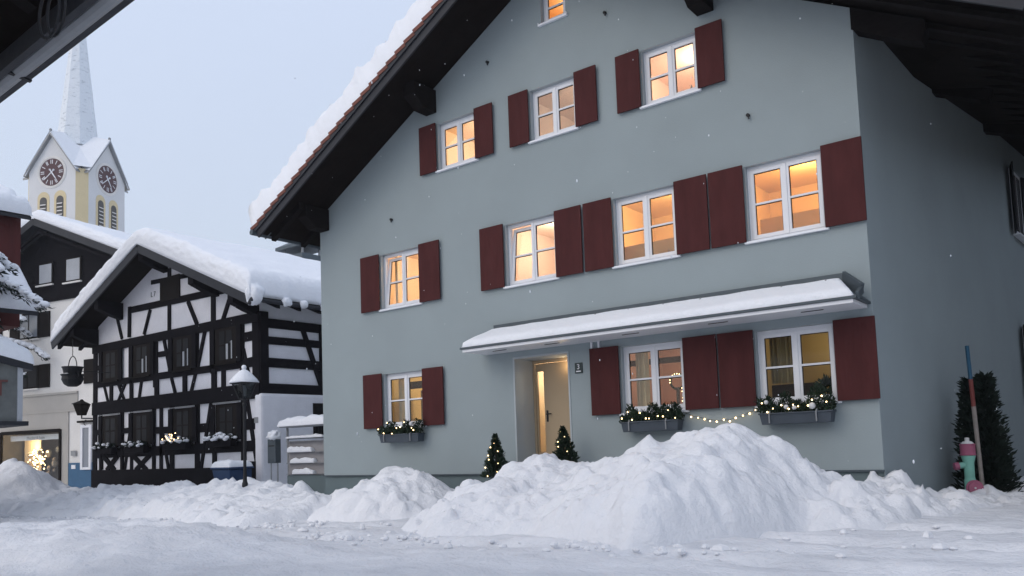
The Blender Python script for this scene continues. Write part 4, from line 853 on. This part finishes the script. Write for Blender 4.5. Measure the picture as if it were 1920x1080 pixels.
MB().lathe([(.18, 3.42), (.34, 3.84), (.36, 3.86), (.1, 3.98), (.04, 4.05)], (-33.35, 2.9, 0), 6).build('lantern_body', 'brown', wl); MB().tube([(-33.35, 2.9, 3.42), (-33.35, 2.9, 3.3), (-32.6, 2.95, 3.26)], .025, 6).build('bracket', 'iron', wl)
MB().tube([(-33.1+.13*math.cos(a*.5), 2.93, 3.12+.1*math.sin(a*.5)) for a in range(11)], .015, 5).build('scroll', 'iron', wl)
MB().tube([(-34.3, 2.95, 3.93), (-33.4, 2.9, 4.0)], .02, 5).build('rod', 'iron', wl)
# gate, letterbox, bin
gt = thing('gate', 'grey sheet metal gate with snow lying on its slats between the two houses', 'gate', (-18.4, 3, .5))
MB().box(-20.42, -16.6, 2.98, 3.02, .98, 1.98).build('panel', 'gate', gt); MB().tube([(-20.42, 3, .3), (-20.5, 3, 2.42)], .035, 8).build('post', 'grey_metal', gt); MB().tube([(-20.42, 3, 2.06), (-16.5, 3, 2.06)], .025, 8).build('handrail', 'grey_metal', gt)
MB().box(-20.40, -16.6, 2.9, 3.2, .2, .97).build('base', 'plinth', gt)
for k, z in enumerate((1.98, 1.66, 1.34, 1.02)): MB().box(-20.38, -16.7, 2.86, 2.98, z-.02, z).build('slat', 'grey_metal', gt)
sl_lab = ['thin snow strip on the top slat of the grey gate', 'second snow strip from the top on the grey gate', 'third snow strip from the top on the grey gate', 'bottom snow strip on the grey gate']
for k, (z, x0, x1) in enumerate(((2.08, -20.4, -18.7), (1.67, -20.35, -19.2), (1.35, -20.2, -19.1), (1.03, -20.1, -19.15))):
    mb = slab(bil(Vector((x0, 2.84, z)), Vector((x1, 2.84, z)), Vector((x1, 3.0, z)), Vector((x0, 3.0, z))), 24, 6, .13 if k else .06, Vector((0, -.25, 1)), k*3, .07, .05, 4)
    tag(mb.build('snow_strip', 'roofsnow', smooth=True), sl_lab[k], 'snow', 'snow strips on the gate')
mb = slab(bil(Vector((-20.6, 2.7, 2.44)), Vector((-18.4, 2.7, 2.44)), Vector((-18.4, 3.3, 2.44)), Vector((-20.6, 3.3, 2.44))), 30, 12, .26, Vector((0, 0, 1)), 3, .25, .08, 2)
tag(mb.build('snow_cushion', 'roofsnow', smooth=True), 'rounded snow cushion on the small roof above the grey gate', 'snow')
MB().box(-20.55, -18.4, 2.75, 3.25, 2.39, 2.435).build('gate_roof', 'grey_metal', gt)
lb = thing('letterbox', 'tall grey letterbox on two thin legs left of the grey gate', 'letterbox', (-20.8, 2.75, .5))
MB().box(-21.0, -20.62, 2.65, 2.85, 1.35, 2.06).build('box', 'dark_metal', lb, bevel=.01); 
for x in (-20.97, -20.65): MB().tube([(x, 2.75, .3), (x, 2.75, 1.36)], .02, 6).build('leg', 'grey_metal', lb)
MB().box(-20.95, -20.67, 2.64, 2.652, 1.85, 1.88).build('slot', 'gasket', lb)
blob('snow_clump', 'ragged snow clump on top of the letterbox', (-20.8, 2.75, 2.16), .2, (1.1, .9, .8), 5, amp=.5)
bn = thing('wheelie_bin', 'blue wheelie bin half hidden behind the snow bank', 'bin', (-21.9, 2.1, .4))
mb = MB(); mb.add([(-22.2, 1.75, .3), (-21.55, 1.75, .3), (-21.55, 2.45, .3), (-22.2, 2.45, .3), (-22.32, 1.62, 1.22), (-21.42, 1.62, 1.22), (-21.42, 2.4, 1.22), (-22.32, 2.4, 1.22)], [(0, 3, 2, 1), (4, 5, 6, 7), (0, 1, 5, 4), (1, 2, 6, 5), (2, 3, 7, 6), (3, 0, 4, 7)]); mb.build('bin_body', 'binblue', bn, bevel=.03)
MB().box(-22.36, -21.38, 1.58, 2.45, 1.225, 1.28).build('lid', 'binblue', bn, bevel=.02)
mb = slab(bil(Vector((-22.36, 1.6, 1.285)), Vector((-21.4, 1.6, 1.285)), Vector((-21.4, 2.42, 1.285)), Vector((-22.36, 2.42, 1.285))), 20, 14, .2, Vector((0, 0, 1)), 9, .2, .06, 2); tag(mb.build('snow_cushion', 'roofsnow', smooth=True), 'snow cushion on the lid of the blue bin', 'snow')

# ------------------------------------------------------------------ dark gabled house with shop behind
O2 = Vector((-23.54, 10.81, 0)); u2 = Vector((.976, .218, 0)); o2 = Vector((.218, -.976, 0))
def cp(s, o, z): return O2+u2*s+o2*o+Vector((0, 0, z))
shp = thing('shop_house', 'tall house with dark timber gable, pale lower walls and a lit shop window', 'house', cp(-20.8, 0, 0))
def cbox(mb, s0, s1, o0, o1, z0, z1): return mb.box(s0, s1, o0, o1, z0, z1, lambda v: cp(v.x, v.y, v.z))
SC = -20.8
def stop(s): return 13.6-.4*abs(s-SC)
mb = MB()
def wp(s, z): return cp(s, 0, z)
wall_holes(mb, -29, -13.8, -.2, lambda s: 9.8, [(-24.6, -20.05, .6, 3.15)], [], wp)
for s in (-29, -13.8): mb.quad(cp(s, 0, -.2), cp(s, -12, -.2), cp(s, -12, 9.8), cp(s, 0, 9.8))
mb.quad(cp(-29, -12, -.2), cp(-13.8, -12, -.2), cp(-13.8, -12, 9.8), cp(-29, -12, 9.8))
mb.build('wall', 'white_wall', shp)
pts = [(-29.02, 9.8), (-13.78, 9.8), (-13.78, stop(-13.78)), (SC, stop(SC)), (-29.02, stop(-29.02))]
mb = MB(); mb.prism([cp(s, .1, z) for s, z in pts], -o2*12.1); mb.build('timber_gable', 'timber', shp)
mb = MB()
for sg in (-1, 1):
    A = (SC+sg*8.9, stop(SC+8.9)); B = (SC, stop(SC)); n = Vector((-sg*-.4, 0, 1))
    mb.prism([cp(A[0], 1.05, A[1]), cp(B[0], 1.05, B[1]), cp(B[0], 1.05, B[1]+.28), cp(A[0], 1.05, A[1]+.28)], -o2*14)
srf = mb.build('roof', 'fascia', shp)
for sg in (-1, 1): MB().bar(cp(SC+sg*8.9, 1.1, stop(SC+8.9)+.1), cp(SC, 1.1, stop(SC)+.1), .06, .34).build('barge_board', 'fascia', srf)
for sg in (-1, 1): MB().bar(cp(SC+sg*8.0, .75, stop(SC+8.0)-.35), cp(SC, .75, stop(SC)-.35), .1, .14).build('inner_board', 'timber', srf)
acc = gable_snow(lambda x, y, z: cp(x, -y, z), SC-8.95, SC, SC+8.95, -1.1, 12.5, lambda x: stop(x)+.26, .42, 21)
tag(acc.build('roof_snow', 'roofsnow', smooth=True), 'thick snow on the dark gabled roof just below the church tower', 'snow')
def cwin(s0, s1, z0, z1, m='brown', pane='darkglass', o=.0, sill=True):
    mb = MB(); cbox(mb, s0, s1, o, o+.08, z0, z1); F = mb.build('window', m, shp, bevel=.01); mb = MB(); sm = (s0+s1)/2; t = .09
    if s1-s0 > 1.3:
        cbox(mb, s0+t, sm-t/2, o+.07, o+.09, z0+t, z1-t); cbox(mb, sm+t/2, s1-t, o+.07, o+.09, z0+t, z1-t)
    else: cbox(mb, s0+t, s1-t, o+.07, o+.09, z0+t, z1-t)
    mb.build('pane', pane, F)
    if sill: mb = MB(); cbox(mb, s0-.1, s1+.1, o+.08, o+.18, z0-.08, z0-.01); mb.build('sill', 'white_wall', F)
    return F
cwin(-21.7, -20.6, 10.68, 11.82, 'brown', 'blind', .1); cwin(-19.65, -18.5, 10.6, 11.85, 'brown', 'blind', .1)
M['greypane'] = mat('grey_sky_reflecting_pane', (.22, .24, .27), .15, spec=.7)
F = cwin(-23.3, -21.8, 8.0, 9.35, 'brown', 'greypane')
for a_, b_ in ((-24.1, -23.35), (-21.75, -20.97), (-25.4, -24.75)):
    mb = MB(); cbox(mb, a_, b_, .02, .07, 8.02, 9.33); mb.build('shutter', 'brown', shp)
cwin(-27, -25.45, 8.0, 9.35, 'brown', 'greypane')
for a_, b_ in ((-24.2, -23.45), (-21.75, -20.95), (-18.4, -17.6)):
    mb = MB(); cbox(mb, a_, b_, .02, .07, 5.42, 6.62); mb.build('shutter', 'brown', shp)
cwin(-23.4, -21.8, 5.42, 6.6, 'brown'); cwin(-17.5, -16, 5.42, 6.6, 'brown')
mb = MB(); cbox(mb, -26, -18.85, .002, .05, 4.2, 5.0); cbox(mb, -26, -18.85, .002, .12, 5.0, 5.1); cbox(mb, -26, -18.85, .002, .09, 4.1, 4.2); cbox(mb, -26, -24.7, .002, .06, .0, 4.1); cbox(mb, -20.0, -19.5, .002, .06, 0, 4.1); cbox(mb, -24.7, -20.0, .002, .06, 3.25, 4.1)
mb.build('shopfront', 'beige', shp)
mb = MB(); cbox(mb, -19.48, -13.8, .002, .05, -.2, 1.55); mb.build('blue_plinth', 'blue', shp)
mb = MB(); cbox(mb, -18.55, -18.4, .052, .12, 1.2, 3.4); cbox(mb, -17.95, -17.8, .052, .12, 1.2, 3.4); cbox(mb, -18.4, -17.95, .052, .12, 3.25, 3.4); cbox(mb, -18.4, -17.95, .052, .12, 1.2, 1.32); F = mb.build('side_light', 'white', shp); mb = MB(); cbox(mb, -18.4, -17.95, .05, .07, 1.32, 3.25); mb.build('pane', 'greypane', F)
mb = MB(); cbox(mb, -18.7, -17.6, .052, .2, 3.5, 3.6); mb.build('lintel', 'brown', shp)
mb = MB(); cbox(mb, -19.25, -18.9, .052, .1, 1.9, 2.15); mb.build('meter_box', 'grey_metal', shp); mb = MB(); cbox(mb, -19.25, -18.95, .052, .07, 1.25, 1.45); mb.build('notice', 'white', shp)
mb = MB(); cbox(mb, -24.72, -24.58, .05, .14, .55, 3.25); cbox(mb, -20.1, -19.98, .05, .14, .55, 3.25); cbox(mb, -24.58, -20.1, .05, .14, 3.1, 3.28); cbox(mb, -24.58, -20.1, .05, .14, .4, .62); SWN = mb.build('shop_window', 'brown', shp)
mb = MB(); mb.quad(cp(-24.58, .07, .62), cp(-20.1, .07, .62), cp(-20.1, .07, 3.1), cp(-24.58, .07, 3.1)); mb.build('glass', 'glass', SWN)
mb = MB(); cbox(mb, -25.2, -19.7, -2.6, -.05, .2, 3.6); mb.f = mb.f[:0]
V = [cp(s, o, z) for s in (-25.2, -19.7) for o in (-2.6, -.03) for z in (.2, 3.5)]; mb.v = [tuple(v) for v in V]; mb.f = [(0, 1, 3, 2), (4, 6, 7, 5), (0, 4, 5, 1), (0, 2, 6, 4), (1, 5, 7, 3)]
mb.build('shop_interior', mat('dim_shop_interior', (.16, .15, .13), .8, 0, 1, .4, 1.2), SWN)
mb = MB(); cbox(mb, -24.4, -20.2, -.3, -.27, 2.78, 3.05); mb.build('shop_banner', 'white', SWN)
RM = Matrix(((u2.x, 0, o2.x, 0), (u2.y, 0, o2.y, 0), (0, 1, 0, 0), (0, 0, 0, 1)))
text_obj('banner_text', 'Metzler & Sohn', .22, Matrix.Translation(cp(-22.4, -.262, 2.83)) @ RM, 'blind', SWN)
rnd = random.Random(12)
mb = MB(); 
for k in range(60): mb.ball(cp(rnd.gauss(-23.1, .35), -.8, rnd.gauss(1.7, .3)), rnd.uniform(.02, .05), 6, 4)
mb.build('display_lights', 'lampglow', SWN)
mb = MB()
for k in range(26): mb.ball(cp(rnd.uniform(-24.3, -20.3), rnd.uniform(-1.6, -.6), rnd.uniform(.7, 2.3)), rnd.uniform(.05, .2), 7, 5, (1, 1, 1.3))
mb.build('display_goods', mat('display_goods', (.34, .30, .26), .6, 0, 1, .6, 1.5), SWN)
mb = MB(); cbox(mb, -24.7, -23.4, -1.3, -1.25, .6, 3.0); mb.build('display_backdrop', 'cream', SWN); mb = MB(); cbox(mb, -20.9, -20.3, -1.2, -1.1, 2.0, 3.0); mb.build('display_backdrop', 'cream', SWN)
lamp('shop_lamp', cp(-23.7, -.85, 2.5), 46, (1, .70, .32), .15, SWN); lamp('shop_lamp', cp(-20.9, -.7, 2.75), 30, (1, .85, .5), .12, SWN); lamp('shop_lamp', cp(-22.9, -.5, 1.7), 12, (1, .5, .22), .1, SWN)

# ------------------------------------------------------------------ church tower
TA = math.atan2(.431, .902); T0 = Vector((-82.6, 25.1, 0)); ca, sa = math.cos(TA), math.sin(TA)
def tp(x, y, z): return Vector((T0.x+x*ca-y*sa, T0.y+x*sa+y*ca, z))
ct = thing('church_tower', 'white church tower with yellow corners, clock faces and a tall snowy octagonal spire', 'church tower', T0)
Hh = 3.36; cf = .78; EZ, AZ = 29.45, 32.85
pl8 = [(Hh, -Hh+cf), (Hh, Hh-cf), (Hh-cf, Hh), (-Hh+cf, Hh), (-Hh, Hh-cf), (-Hh, -Hh+cf), (-Hh+cf, -Hh), (Hh-cf, -Hh)]
mb = MB(); my = MB()
for k in range(8):
    a_, b_ = pl8[k], pl8[(k+1) % 8]
    if k % 2 == 0:
        m_ = ((a_[0]+b_[0])/2, (a_[1]+b_[1])/2); mb.add([tp(*a_, 0), tp(*b_, 0), tp(*b_, EZ), tp(*m_, AZ), tp(*a_, EZ)], [(0, 1, 2, 3, 4)])
    else: my.quad(tp(*a_, 0), tp(*b_, 0), tp(*b_, EZ), tp(*a_, EZ))
mb.build('wall', 'tower', ct); my.build('corner', 'yellow', ct)
faces = [(lambda l, o, z: tp(l, -Hh-o, z)), (lambda l, o, z: tp(Hh+o, l, z)), (lambda l, o, z: tp(-l, Hh+o, z)), (lambda l, o, z: tp(-Hh-o, -l, z))]
for fi, Fc in enumerate(faces):
    # gable verges
    vb = MB()
    for sg in (-1, 1):
        A = (sg*(Hh-cf+.32), EZ-.45); B = (0, AZ+.05)
        d_ = Vector((B[0]-A[0], 0, B[1]-A[1])).normalized(); n_ = Vector((-d_.z*-sg, 0, d_.x*-sg)) if False else Vector((0, 0, 1))
        vb.add([Fc(A[0], -.2, A[1]), Fc(B[0], -.2, B[1]), Fc(B[0], .35, B[1]), Fc(A[0], .35, A[1]), Fc(A[0], -.2, A[1]+.15), Fc(B[0], -.2, B[1]+.15), Fc(B[0], .35, B[1]+.15), Fc(A[0], .35, A[1]+.15)], [(0, 1, 2, 3), (7, 6, 5, 4), (0, 4, 5, 1), (1, 5, 6, 2), (2, 6, 7, 3), (3, 7, 4, 0)])
    vb.ball(Fc(0, .25, AZ+.5), .14, 8, 6); vb.tube([Fc(0, .25, AZ+.2), Fc(0, .25, AZ+.45)], .05, 5)
    vb.build('verge', 'grey_metal', ct)
    if fi > 1: continue
    CZ = 29.25
    def disc(r0, r1, o, n=40):
        m = MB(); vs = []
        for k in range(n):
            a = 2*math.pi*k/n; vs += [Fc(math.cos(a)*r0, o, CZ+math.sin(a)*r0), Fc(math.cos(a)*r1, o, CZ+math.sin(a)*r1), Fc(math.cos(a)*r1, 0.0, CZ+math.sin(a)*r1)]
        for k in range(n): a, b = 3*k, 3*((k+1) % n); m.f += [(a, a+1, b+1, b), (a+1, a+2, b+2, b+1)]
        m.v = [tuple(v) for v in vs]; return m
    rg = disc(1.34, 1.58, .06); rg2 = disc(1.43, 1.48, .10); rg.add(rg2.v, rg2.f); CK = rg.build('clock', 'white_wall', ct)
    disc(.001, 1.35, .05).build('clock_face', 'clock', CK)
    nm = MB(); 
    for k in range(12):
        a = math.pi/2-k*math.pi/6; er = Vector((math.cos(a), math.sin(a))); et = Vector((-er.y, er.x)); offs = {0: (-.09, .09), 1: (0,), 2: (-.06, .06)}[k % 3]
        for of in offs:
            q = [er*.82+et*(of-.035), er*.82+et*(of+.035), er*1.22+et*(of+.035), er*1.22+et*(of-.035)]; nm.quad(*[Fc(p.x, .075, CZ+p.y) for p in q])
    nm.build('numerals', 'white', CK)
    for nm_, ang, L, w in (('minute_hand', -140, 1.15, .05), ('hour_hand', -55, .85, .07)):
        a = R(ang); er = Vector((math.cos(a), math.sin(a))); et = Vector((-er.y, er.x)); q = [er*-.3-et*w, er*L*.9-et*w*.7, er*L, er*L*.9+et*w*.7, er*-.3+et*w]
        h_ = MB().add([Fc(p.x, .10, CZ+p.y) for p in q], [(0, 1, 2, 3, 4)]); h_.ball(Fc(er.x*-.3, .10, CZ+er.y*-.3), .1, 6, 5); h_.build(nm_, 'white', CK)
    for l in (-.92, .92):
        def arch(w, z0, z1, o, name, m, par):
            P_ = [(l-w, z0), (l+w, z0)]+[(l+w*math.cos(a*math.pi/10), z1+w*math.sin(a*math.pi/10)) for a in range(11)]
            m_ = MB(); n = len(P_); vs = [Fc(x, o, z) for x, z in P_]+[Fc(x, 0, z) for x, z in P_]; m_.add(vs, [tuple(range(n))]+[(i, (i+1) % n, (i+1) % n+n, i+n) for i in range(n)]); return m_.build(name, m, par)
        A_ = arch(.66, 21, 26.75, .03, 'belfry_window', 'yellow', ct); arch(.38, 21, 26.5, .06, 'louvre_opening', 'greylouvre', A_)
        lv = MB()
        for k in range(14): z = 21.5+k*.36; lv.add([Fc(l-.3, .07, z), Fc(l+.3, .07, z), Fc(l+.3, .14, z-.12), Fc(l-.3, .14, z-.12)], [(0, 1, 2, 3)])
        lv.build('louvres', 'white_wall', A_)
# roof planes and spire, snowed over
mb = MB()
for Fc in faces:
    for sg in (-1, 1):
        A = [Fc(sg*(Hh-cf+.25), .3, EZ-.15), Fc(0, .3, AZ+.32), Fc(0, -Hh, AZ+.6), Fc(sg*(Hh-cf+.1), -cf-.1+.3, EZ+.15)]
        B = [p+Vector((0, 0, -.22)) for p in A]; mb.add(A+B, [(0, 1, 2, 3), (7, 6, 5, 4), (0, 1, 5, 4), (1, 2, 6, 5), (2, 3, 7, 6), (3, 0, 4, 7)])
for cx_, cy_ in ((1, -1), (1, 1), (-1, 1), (-1, -1)):
    V_ = [tp(cx_*(Hh+.38), cy_*(Hh-cf+.05), EZ+.12), tp(cx_*(Hh-cf+.05), cy_*(Hh+.38), EZ+.12), tp(0, cy_*(Hh+.34), AZ+.42), tp(0, cy_*1.1, AZ+1.1), tp(cx_*1.1, 0, AZ+1.1), tp(cx_*(Hh+.34), 0, AZ+.42)]
    md = tp(cx_*1.55, cy_*1.55, AZ-.75); mb.add(V_+[md], [(0, 1, 6), (1, 2, 6), (2, 3, 6), (3, 4, 6), (4, 5, 6), (5, 0, 6)])
    continue
    a1 = tp(cx_*(Hh+.12), cy_*(Hh-cf+.1), EZ+.05); a2 = tp(cx_*(Hh-cf+.1), cy_*(Hh+.12), EZ+.05); c_ = tp(cx_*.6, cy_*.6, AZ+.3); mb.add([a1, a2, c_], [(0, 1, 2)])
mb.build('tower_roof_snow', 'roofsnow', ct)
mb = MB(); N = 60; n8 = 32
vs = []
for j in range(N+1):
    t = j/N; z = 32.6+t*17.9; r = 1.92*(1-t)**1.0+.03
    if j == 0: r = 2.0
    for k in range(n8):
        a = 2*math.pi*k/n8+TA; q = math.cos(math.pi/8)/math.cos(((a-TA) % (math.pi/4))-math.pi/8); rr2 = r*q+.045*fbm(math.cos(a)*3, math.sin(a)*3, z*1.3)*(1-t)**.5; vs.append((T0.x+math.cos(a)*rr2, T0.y+math.sin(a)*rr2, z))
mb.v = vs; mb.f = [(j*n8+k, j*n8+(k+1) % n8, (j+1)*n8+(k+1) % n8, (j+1)*n8+k) for j in range(N) for k in range(n8)]
# bare slate showing through the snow crust
m = M['spire']; t = m.node_tree; b = t.nodes['Principled BSDF']; co = t.nodes.new('ShaderNodeTexCoord'); mp = t.nodes.new('ShaderNodeMapping'); mp.inputs['Scale'].default_value = (1.4, 1.4, 4.5); t.links.new(co.outputs['Object'], mp.inputs[0])
n = t.nodes.new('ShaderNodeTexNoise'); n.inputs['Scale'].default_value = 1.1; n.inputs['Detail'].default_value = 8; n.inputs['Roughness'].default_value = .72; t.links.new(mp.outputs[0], n.inputs['Vector'])
r = t.nodes.new('ShaderNodeMapRange'); r.inputs[1].default_value = .555; r.inputs[2].default_value = .66; t.links.new(n.outputs[0], r.inputs[0]); x = t.nodes.new('ShaderNodeMix'); x.data_type = 'RGBA'; x.inputs[6].default_value = (.72, .76, .80, 1); x.inputs[7].default_value = (.34, .38, .42, 1); t.links.new(r.outputs[0], x.inputs[0]); t.links.new(x.outputs[2], b.inputs['Base Color'])
mb.build('spire', 'spire', ct)

# ------------------------------------------------------------------ red house at the left edge
rd = thing('red_house', 'corner of a red boarded house with snowy roofs and old sign at left edge', 'house', (-27, -4, 0))
MB().box(-30, -26.6, -7, -3.4, -.2, 6.0).build('wall', 'white_wall', rd)
MB().box(-30, -27.3, -7, -1.78, 5.8, 9.22).build('upper_storey', 'redwood', rd)
mb = MB(); mb.prism([(-26.0, -7, 5.98), (-26.0, -7, 6.10), (-27.3, -7, 7.35), (-27.3, -7, 7.2)], (0, 5.22, 0)); R1 = mb.build('lower_roof', 'fascia', rd)
mb = MB(); mb.prism([(-26.75, -7, 9.05), (-26.75, -7, 9.17), (-30, -7, 10.75), (-30, -7, 10.6)], (0, 5.3, 0)); mb.build('upper_roof', 'fascia', rd)
a_ = Vector((-25.97, -7, 6.12)); b_ = Vector((-27.35, -7, 7.45)); n_ = Vector((.69, 0, .72)); mb = slab(bil(a_, b_, b_+Vector((0, 5.2, 0)), a_+Vector((0, 5.2, 0))), 30, 50, .42, n_, 31, .3, .08, 1.2)
tag(mb.build('roof_snow', 'roofsnow', smooth=True), 'smooth thick snow on the lower roof of the red house', 'snow')
a_ = Vector((-26.7, -7, 9.2)); b_ = Vector((-30, -7, 10.8)); n_ = Vector((.44, 0, .9)); mb = slab(bil(a_, b_, b_+Vector((0, 5.32, 0)), a_+Vector((0, 5.32, 0))), 30, 70, .42, n_, 37, .3, .12, 1.2)
tag(mb.build('roof_snow', 'roofsnow', smooth=True), 'snow on the upper roof of the red house', 'snow')
# sign bay
bay = MB().box(-25.6, -24.1, -7.5, -2.95, 2.72, 4.35).build('sign_bay', 'signwall', rd)
MB().box(-25.7, -24.0, -7.5, -2.82, 2.62, 2.74).build('bay_base', 'fascia', bay)
MB().box(-24.1, -24.06, -3.08, -2.95, 2.74, 4.2).build('bay_post', 'blind', bay)
mb = MB(); mb.prism([(-26.2, -7.5, 5.2), (-26.2, -2.72, 4.12), (-26.2, -2.72, 4.30), (-26.2, -7.5, 5.45)], (2.2, 0, 0)); mb.build('bay_roof', 'fascia', bay)
mb = slab(bil(Vector((-26.2, -7.5, 5.46)), Vector((-23.97, -7.5, 5.46)), Vector((-23.97, -2.7, 4.31)), Vector((-26.2, -2.7, 4.31))), 30, 60, .52, Vector((0, .18, .98)), 41, .45, .08, 1.3)
tag(mb.build('roof_snow', 'roofsnow', smooth=True), 'rounded snow on the small roof above the old sign at the left edge', 'snow')
SM = lambda y, z: Matrix.Translation((-24.05, y, z)) @ Matrix(((0, 0, 1, 0), (1, 0, 0, 0), (0, 1, 0, 0), (0, 0, 0, 1)))
text_obj('sign_lettering', 'OTT', .62, SM(-3.95, 3.42), 'signred', bay, .01); text_obj('sign_lettering', 'eck & Saal', .27, SM(-4.1, 3.08), 'signblack', bay, .01)
# snow laden conifer in front of the red house
def snowy_tree(name, label, base, h, spread, seed, nb=26, droop=.5, t0=.25):
    rnd = random.Random(seed); T = thing(name, label, 'tree', base, 'snow laden trees at the left edge'); base = Vector(base)
    MB().tube([base, base+Vector((.1, 0, h))], [.16, .03], 8).build('trunk', 'bark', T); br = MB(); nd = MB(); sn = MB()
    for k in range(nb):
        t = t0+(.97-t0)*k/nb; a = k*2.4+rnd.uniform(-.3, .3); L = spread*(1.05-t)*rnd.uniform(.75, 1.15); c = Vector((math.cos(a), math.sin(a), 0)); p0 = base+Vector((0, 0, h*t)); pts = [p0+c*L*s+Vector((0, 0, .12*L*s-droop*L*s*s)) for s in (0, .25, .5, .75, 1)]
        br.tube(pts, [.035, .028, .02, .014, .006], 5)
        for q in range(int(38*L)):
            s = rnd.uniform(.2, 1); i = min(3, int(s*4)); p = pts[i].lerp(pts[i+1], s*4-i); sdv = c.cross(Vector((0, 0, 1)))*rnd.uniform(-1, 1)
            w = .30*L*(1.15-s); pp = p+sdv*w
            for _ in range(4): sprig(nd, pp+Vector((rnd.gauss(0, .05), rnd.gauss(0, .05), rnd.gauss(-.04, .05))), sdv+c*.5+Vector((0, 0, rnd.uniform(-.9, .1))), rnd.uniform(.12, .26), .02)
            if rnd.random() < .75: sn.ball(pp+Vector((0, 0, .05)), rnd.uniform(.06, .15), 7, 5, (1.3, 1.3, .75))
    br.build('branch', 'bark', T); nd.build('crown', 'leaf2', T); sn.build('snow_load', 'roofsnow', T, smooth=True)
snowy_tree('snow_laden_tree', 'dark conifer loaded with snow behind the upper roof of the red house', (-45.3, 4.2, 4), 11.3, 3.1, 5)
snowy_tree('snow_laden_tree', 'snow covered branches hanging in front of the red house wall', (-25.4, -4.4, .5), 8.6, 6.6, 8, 22, .50, .70)

# ------------------------------------------------------------------ eave overhead and added house shading the side wall
nh = thing('near_house', 'dark roof overhang with a round gutter crossing the top left corner', 'house', (-6, -15, 0))
def ne(x, dy, z): return Vector((x, -12.5+1.975+(-3.77-x)*.0314+dy, z))
Zg = 3.883
mb = MB(); mb.prism([ne(-10.5, -.10, Zg+.10), ne(-10.5, -4.3, Zg+1.9), ne(-10.5, -4.3, Zg+2.1), ne(-10.5, -.10, Zg+.30)], ne(-2.6, 0, 0)-ne(-10.5, 0, 0)); NR = mb.build('roof', 'soffit', nh)
mb = MB(); mb.prism([ne(-10.5, -.12, Zg+.0), ne(-10.5, -.08, Zg+.0), ne(-10.5, -.08, Zg+.26), ne(-10.5, -.12, Zg+.26)], ne(-2.6, 0, 0)-ne(-10.5, 0, 0)); mb.build('fascia', 'fascia', NR)
mb = MB(); n_ = 10
mb.tube([ne(-10.5, -.02, Zg+.055), ne(-3.32, -.02, Zg+.055)], .055, 14); mb.tube([ne(-3.29, -.02, Zg+.055), ne(-2.6, -.02, Zg+.055)], .055, 14); mb.build('gutter', 'zinc', NR)
mb = MB(); mb.bar(ne(-10.5, .045, Zg+.07), ne(-2.6, .045, Zg+.07), .035, .09); mb.build('gutter_lip', 'fascia', NR)
for k in range(4): MB().bar(ne(-9.6+k*2.2+.05, -.12, Zg+.02), ne(-9.6+k*2.2+.05, .05, Zg+.0), .03, .012).build('gutter_bracket', 'iron', NR)
for k in range(6): MB().bar(ne(-10+k*1.4, -.2, Zg+.10), ne(-10+k*1.4, -4.2, Zg+1.75), .1, .12).build('rafter', 'wood', NR)
mb = MB(); mb.tube([(-3.16+.085*math.cos(a*.33+1.57), -11.17, 3.29+.10*math.sin(a*.33+1.57)) for a in range(21)], .006, 6); mb.tube([(-3.15+.075*math.cos(a*.33+1.57), -11.15, 3.30+.095*math.sin(a*.33+1.57)) for a in range(21)], .006, 6); mb.tube([(-3.14, -11.16, 3.36), (-3.14, -11.16, 4.2)], .006, 6); mb.build('cable_coil', 'iron', NR)
MB().box(-10.5, -2.8, -17, -14.6, -.2, 5.2).build('wall', 'white_wall', nh)
al = thing('added_alley_house', 'unseen house added across the narrow alley to shade the side wall', 'house', (5, 8, 0))  # added out of view to darken the side wall
MB().box(3.0, 9, -1.5, 22, -.2, 6.2).build('wall', mat('brown_grey_render', (.42, .41, .38), .9), al)
MB().prism([(2.4, -1.9, 6.2), (9.6, -1.9, 6.2), (6, -1.9, 8.8)], (0, 25, 0)).build('roof', 'wood', al)
# end wall closing the alley further back
be = thing('rear_barn', 'plain dark barn closing the alley behind the shrub', 'barn', (-1, 20, 0))
MB().box(-6, 12, 18.5, 22, -.2, 12).build('wall', 'brown', be)
# ------------------------------------------------------------------ falling snow
fl_ = MB(); rnd = random.Random(99)
for k in range(260):
    y = rnd.uniform(-9.5, 0); x = -.75*(y+12.5)+rnd.uniform(-.9, .9)*(y+12.5); z = rnd.uniform(.8, 1.6+(y+12.5)*.75); r_ = rnd.uniform(.0018, .0042)
    if y > -.3 and z < 10: pass
    fl_.ball((x, y, z), r_, 5, 4, (1, 1, 2.2))
tag(fl_.build('falling_snow', 'roofsnow'), None, None, None, 'stuff')

# ------------------------------------------------------------------ snowy air
hz = MB().box(-420, 420, -420, 420, -1.2, 54).build('haze', 'snow'); hm = bpy.data.materials.new('snowy_air'); hm.use_nodes = True; t = hm.node_tree; t.nodes.clear()
o = t.nodes.new('ShaderNodeOutputMaterial'); v = t.nodes.new('ShaderNodeVolumePrincipled'); v.inputs['Color'].default_value = (.93, .95, 1, 1); v.inputs['Density'].default_value = .0006; v.inputs['Anisotropy'].default_value = .2
t.links.new(v.outputs[0], o.inputs['Volume']); hz.data.materials.clear(); hz.data.materials.append(hm); hz['kind'] = 'stuff'
